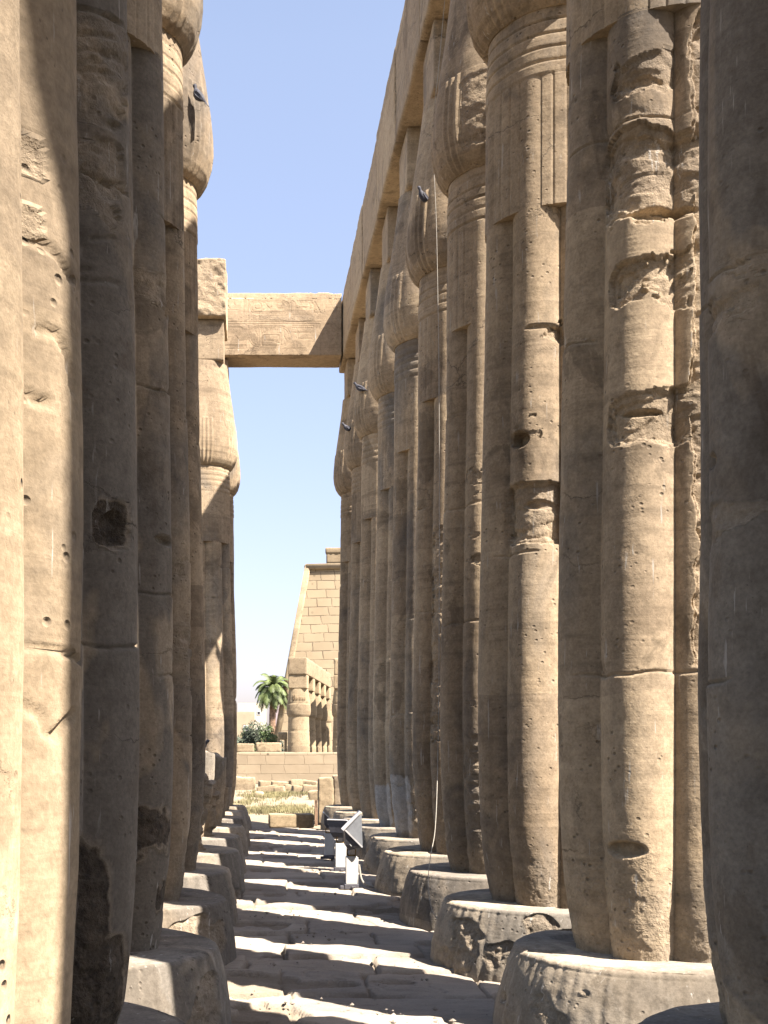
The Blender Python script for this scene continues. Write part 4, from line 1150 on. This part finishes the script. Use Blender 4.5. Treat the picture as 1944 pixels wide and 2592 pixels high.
# small pier with a block on top left of the front court column
t = thing("block_pier", "little stone block on short posts left of the scratched court column", "stone pier", (2.15, 101.5, 0.0))
rough_block("post", (0.22, 0.5, 1.5), M['far'], t, 751, 0.08, 0.02, 0.01, 0.04, (-0.28, 0, 1.95)); rough_block("post", (0.22, 0.5, 1.5), M['far'], t, 752, 0.08, 0.02, 0.01, 0.04, (0.30, 0, 1.95))
rough_block("base", (1.3, 0.8, 1.25), M['far'], t, 753, 0.08, 0.02, 0.01, 0.04, (0, 0, 0.6)); rough_block("cap_block", (0.75, 0.6, 0.62), M['far'], t, 754, 0.08, 0.06, 0.02, 0.2, (0.05, 0, 3.0))

# pylon
def pylon():
    t = thing("pylon", "tall battered temple pylon of pale blocks rising beyond the right columns", "tower", (6.3, 147.0, 0.0), -AX)
    x0b, x0t, x1b, x1t, zb, zt = -4.0, 0.0, 36.0, 32.0, -0.5, 23.6
    m = MB()
    V = [(x0b, -3.2, zb), (x1b, -3.2, zb), (x1b, 9, zb), (x0b, 9, zb), (x0t, 0, zt), (x1t, 0, zt), (x1t, 6, zt), (x0t, 6, zt)]
    m.add(V, [(0, 1, 5, 4), (1, 2, 6, 5), (2, 3, 7, 6), (3, 0, 4, 7), (4, 5, 6, 7), (3, 2, 1, 0)])
    m.build("masonry", M['pylon'], t)
    m = MB(); m.tube([(x0t - 0.15, -0.15, zt + 0.25), (x1t, -0.15, zt + 0.25)], 0.38, 10); m.tube([(x0t - 0.15, -0.15, zt + 0.25), (x0t - 0.15, 6, zt + 0.25)], 0.38, 10)
    m.build("torus_moulding", M['far'], t, True)
    m = MB(); m.tube([(x0b - 0.1, -3.3, zb), (x0t - 0.1, -0.1, zt + 0.2)], 0.36, 10); m.build("corner_moulding", M['far'], t, True)
    rough_block("cornice_block", (9, 3, 1.25), M['far'], t, 760, 0.25, 0.06, 0.03, 0.2, (6.6, 1.6, zt + 1.25)); rough_block("cornice_block", (10, 3, 0.75), M['far'], t, 761, 0.25, 0.06, 0.03, 0.2, (7.0, 1.5, zt + 2.15))
    return t
pylon()

# palm
def palm(label, X, D, hgt, crown, seed, n_fr=46):
    r = random.Random(seed)
    t = thing("palm_tree", label, "palm tree", (X, D, 0))
    m = MB()
    pts = [(0.25 * math.sin(k / 14 * 1.6), 0, hgt * k / 14) for k in range(15)]
    rad = [0.42 + 0.12 * math.exp(-k * 0.6) - 0.006 * k + 0.02 * (k % 2) for k in range(15)]
    m.tube(pts, rad, 10); m.build("trunk", M['bark'], t, True)
    top = Vector(pts[-1])
    V, F, n = [], [], 0
    for f in range(n_fr):
        az = f * 2.399963 + r.uniform(-.2, .2)
        el = math.radians(72 - 105 * (f / n_fr) + r.uniform(-8, 8))
        L = crown * r.uniform(0.85, 1.1)
        p = top.copy(); d = Vector((math.cos(az) * math.cos(el), math.sin(az) * math.cos(el), math.sin(el)))
        side = Vector((-math.sin(az), math.cos(az), 0))
        S = 18
        for s in range(S):
            step = L / S
            p2 = p + d * step
            V += [p - side * 0.03, p + side * 0.03, p2 + side * 0.025, p2 - side * 0.025]; F.append((n, n + 1, n + 2, n + 3)); n += 4
            if s > 0:
                ll = crown * 0.30 * math.sin(math.pi * (0.12 + 0.85 * s / S)) + 0.1
                up = d.cross(side)
                for sd in (-1, 1):
                    for q in (0.12, 0.37, 0.62, 0.87):
                        b = p.lerp(p2, q)
                        tip = b + (side * sd * 0.75 + d * 0.7 - up * 0.25 + Vector((0, 0, -0.18))).normalized() * ll * r.uniform(.8, 1.1)
                        wv = d * 0.032
                        V += [b - wv, b + wv, tip]; F.append((n, n + 1, n + 2)); n += 3
            p = p2
            d = (d + Vector((0, 0, -0.10 - 0.10 * s / S))).normalized()
    me = bpy.data.meshes.new("crown"); me.from_pydata([tuple(v) for v in V], [], F); me.materials.append(M['frond'])
    link(bpy.data.objects.new("crown", me), t)
    return t
palm("date palm with full green crown standing beyond the low wall", 1.75, 145.0, 9.2, 3.0, 4)

def bush(label, X, D, w, h, seed, mat, z0=0.0):
    r = np.random.default_rng(seed)
    t = thing("bush", label, "bush", (X, D, z0), 0, "bushes beyond the low wall")
    cl = [(r.uniform(-w, w) * 0.7, r.uniform(-w, w) * 0.5, h * r.uniform(0.3, 0.78), r.uniform(0.28, 0.5) * min(w, h)) for _ in range(13)]
    V, F, n = [], [], 0
    for (cx, cy, cz, cr) in cl:
        for _ in range(260):
            v = r.normal(size=3); v /= np.linalg.norm(v)
            p = np.array((cx, cy, cz)) + v * cr * r.uniform(0.55, 1.08)
            a = r.normal(size=3); a /= np.linalg.norm(a); b = np.cross(a, v); s = r.uniform(0.07, 0.15)
            V += [p - a * s, p + b * s * 0.6, p + a * s, p - b * s * 0.6]; F.append((n, n + 1, n + 2, n + 3)); n += 4
    raw_mesh("foliage", np.array(V), np.array(F), mat, t, False)
    m = MB()
    for k in range(4): m.tube([(0, 0, -0.2), (0.2 * (k - 1.5), 0.1 * k, h * 0.35), (0.4 * (k - 1.5), 0.1, h * 0.6)], [0.09, 0.06, 0.03], 6)
    m.build("stem", M['bark'], t, True)
    return t
bush("grey green bush next to the last left column", -1.2, 112, 1.6, 5.0, 31, M['leaf2'])
bush("bright green round bush left of the date palm's trunk", 0.35, 116, 1.9, 4.9, 32, M['leaf'])
bush("tall dark green bush touching the date palm's trunk", 0.75, 124, 1.1, 4.6, 33, M['leaf'])
bush("small green bush right of the date palm's trunk", 2.15, 128, 0.9, 3.4, 34, M['leaf2'])

# town houses far behind
def house(label, X, D, w, d, h, mat, seed, wins, parapet=0.5):
    t = thing("apartment_house", label, "building", (X, D, 0), 0)
    m = MB(); m.box((0, d / 2, h / 2), (w, d, h)); m.build("wall", mat, t)
    m = MB()
    for a in (-1, 1): m.box((a * (w / 2 - 0.1), d / 2, h + parapet / 2), (0.2, d, parapet))
    m.box((0, 0.1, h + parapet / 2), (w - 0.4, 0.2, parapet)); m.box((0, d - 0.1, h + parapet / 2), (w - 0.4, 0.2, parapet))
    m.build("parapet", mat, t)
    for (wx, wz, ww, wh) in wins:
        f = MB(); f.box((wx, -0.02, wz), (ww + 0.3, 0.16, wh + 0.3)); fo = f.build("window", M['shutter'], t)
        g = MB(); g.box((wx, -0.12, wz), (ww, 0.06, wh)); g.build("pane", M['window'], fo)
    return t
house("bright cream apartment house beside the last left column", -0.8, 260, 6.0, 12, 11.6, M['cream'], 1, [(-1.4, 9.4, 1.4, 0.5), (1.4, 10.0, 0.5, 0.5), (1.4, 6.2, 0.6, 0.8)])
house("lower tan house in front of the cream apartment house", -2.6, 245, 4.6, 8, 9.2, M['tan'], 2, [(0.6, 6.5, 0.7, 0.8)])
house("mauve grey apartment house right of the date palm", 5.1, 300, 3.6, 12, 12.4, M['mauve'], 3, [(-0.9, 8.2, 0.9, 1.0), (0.6, 8.2, 0.9, 1.0), (-0.9, 5.0, 0.9, 1.0), (0.6, 5.0, 0.9, 1.0)])
house("pale tall house behind the mauve one", 5.8, 330, 2.8, 10, 15.0, M['cream'], 4, [(0.3, 11.0, 0.7, 0.9)])

# ------------------------------------------------------------------ pigeons in their places
pigeon("dark pigeon clinging to the sunlit bud of a left column", (-0.332 * H, 7.04 * H, 4.77 * H), math.radians(150), math.radians(48), 0.17)
pigeon("dark pigeon on the bud of the column behind the hanging cable", at(914, 425, 8.5), math.radians(215), math.radians(35), 0.17)
pigeon("dark pigeon on the eighth right column's bud", at(777, 838, 12.9), math.radians(160), math.radians(25), 0.2)
pigeon("dark pigeon on the ninth right column's bud", at(750, 925, 14.42), math.radians(200), math.radians(20), 0.2)
pigeon("dark pigeon perched on the ragged column stump", (-0.69 * H + 0.30 * H, 8.77 * H, 1.02 * H + 0.03), math.radians(-20), math.radians(20), 0.17)
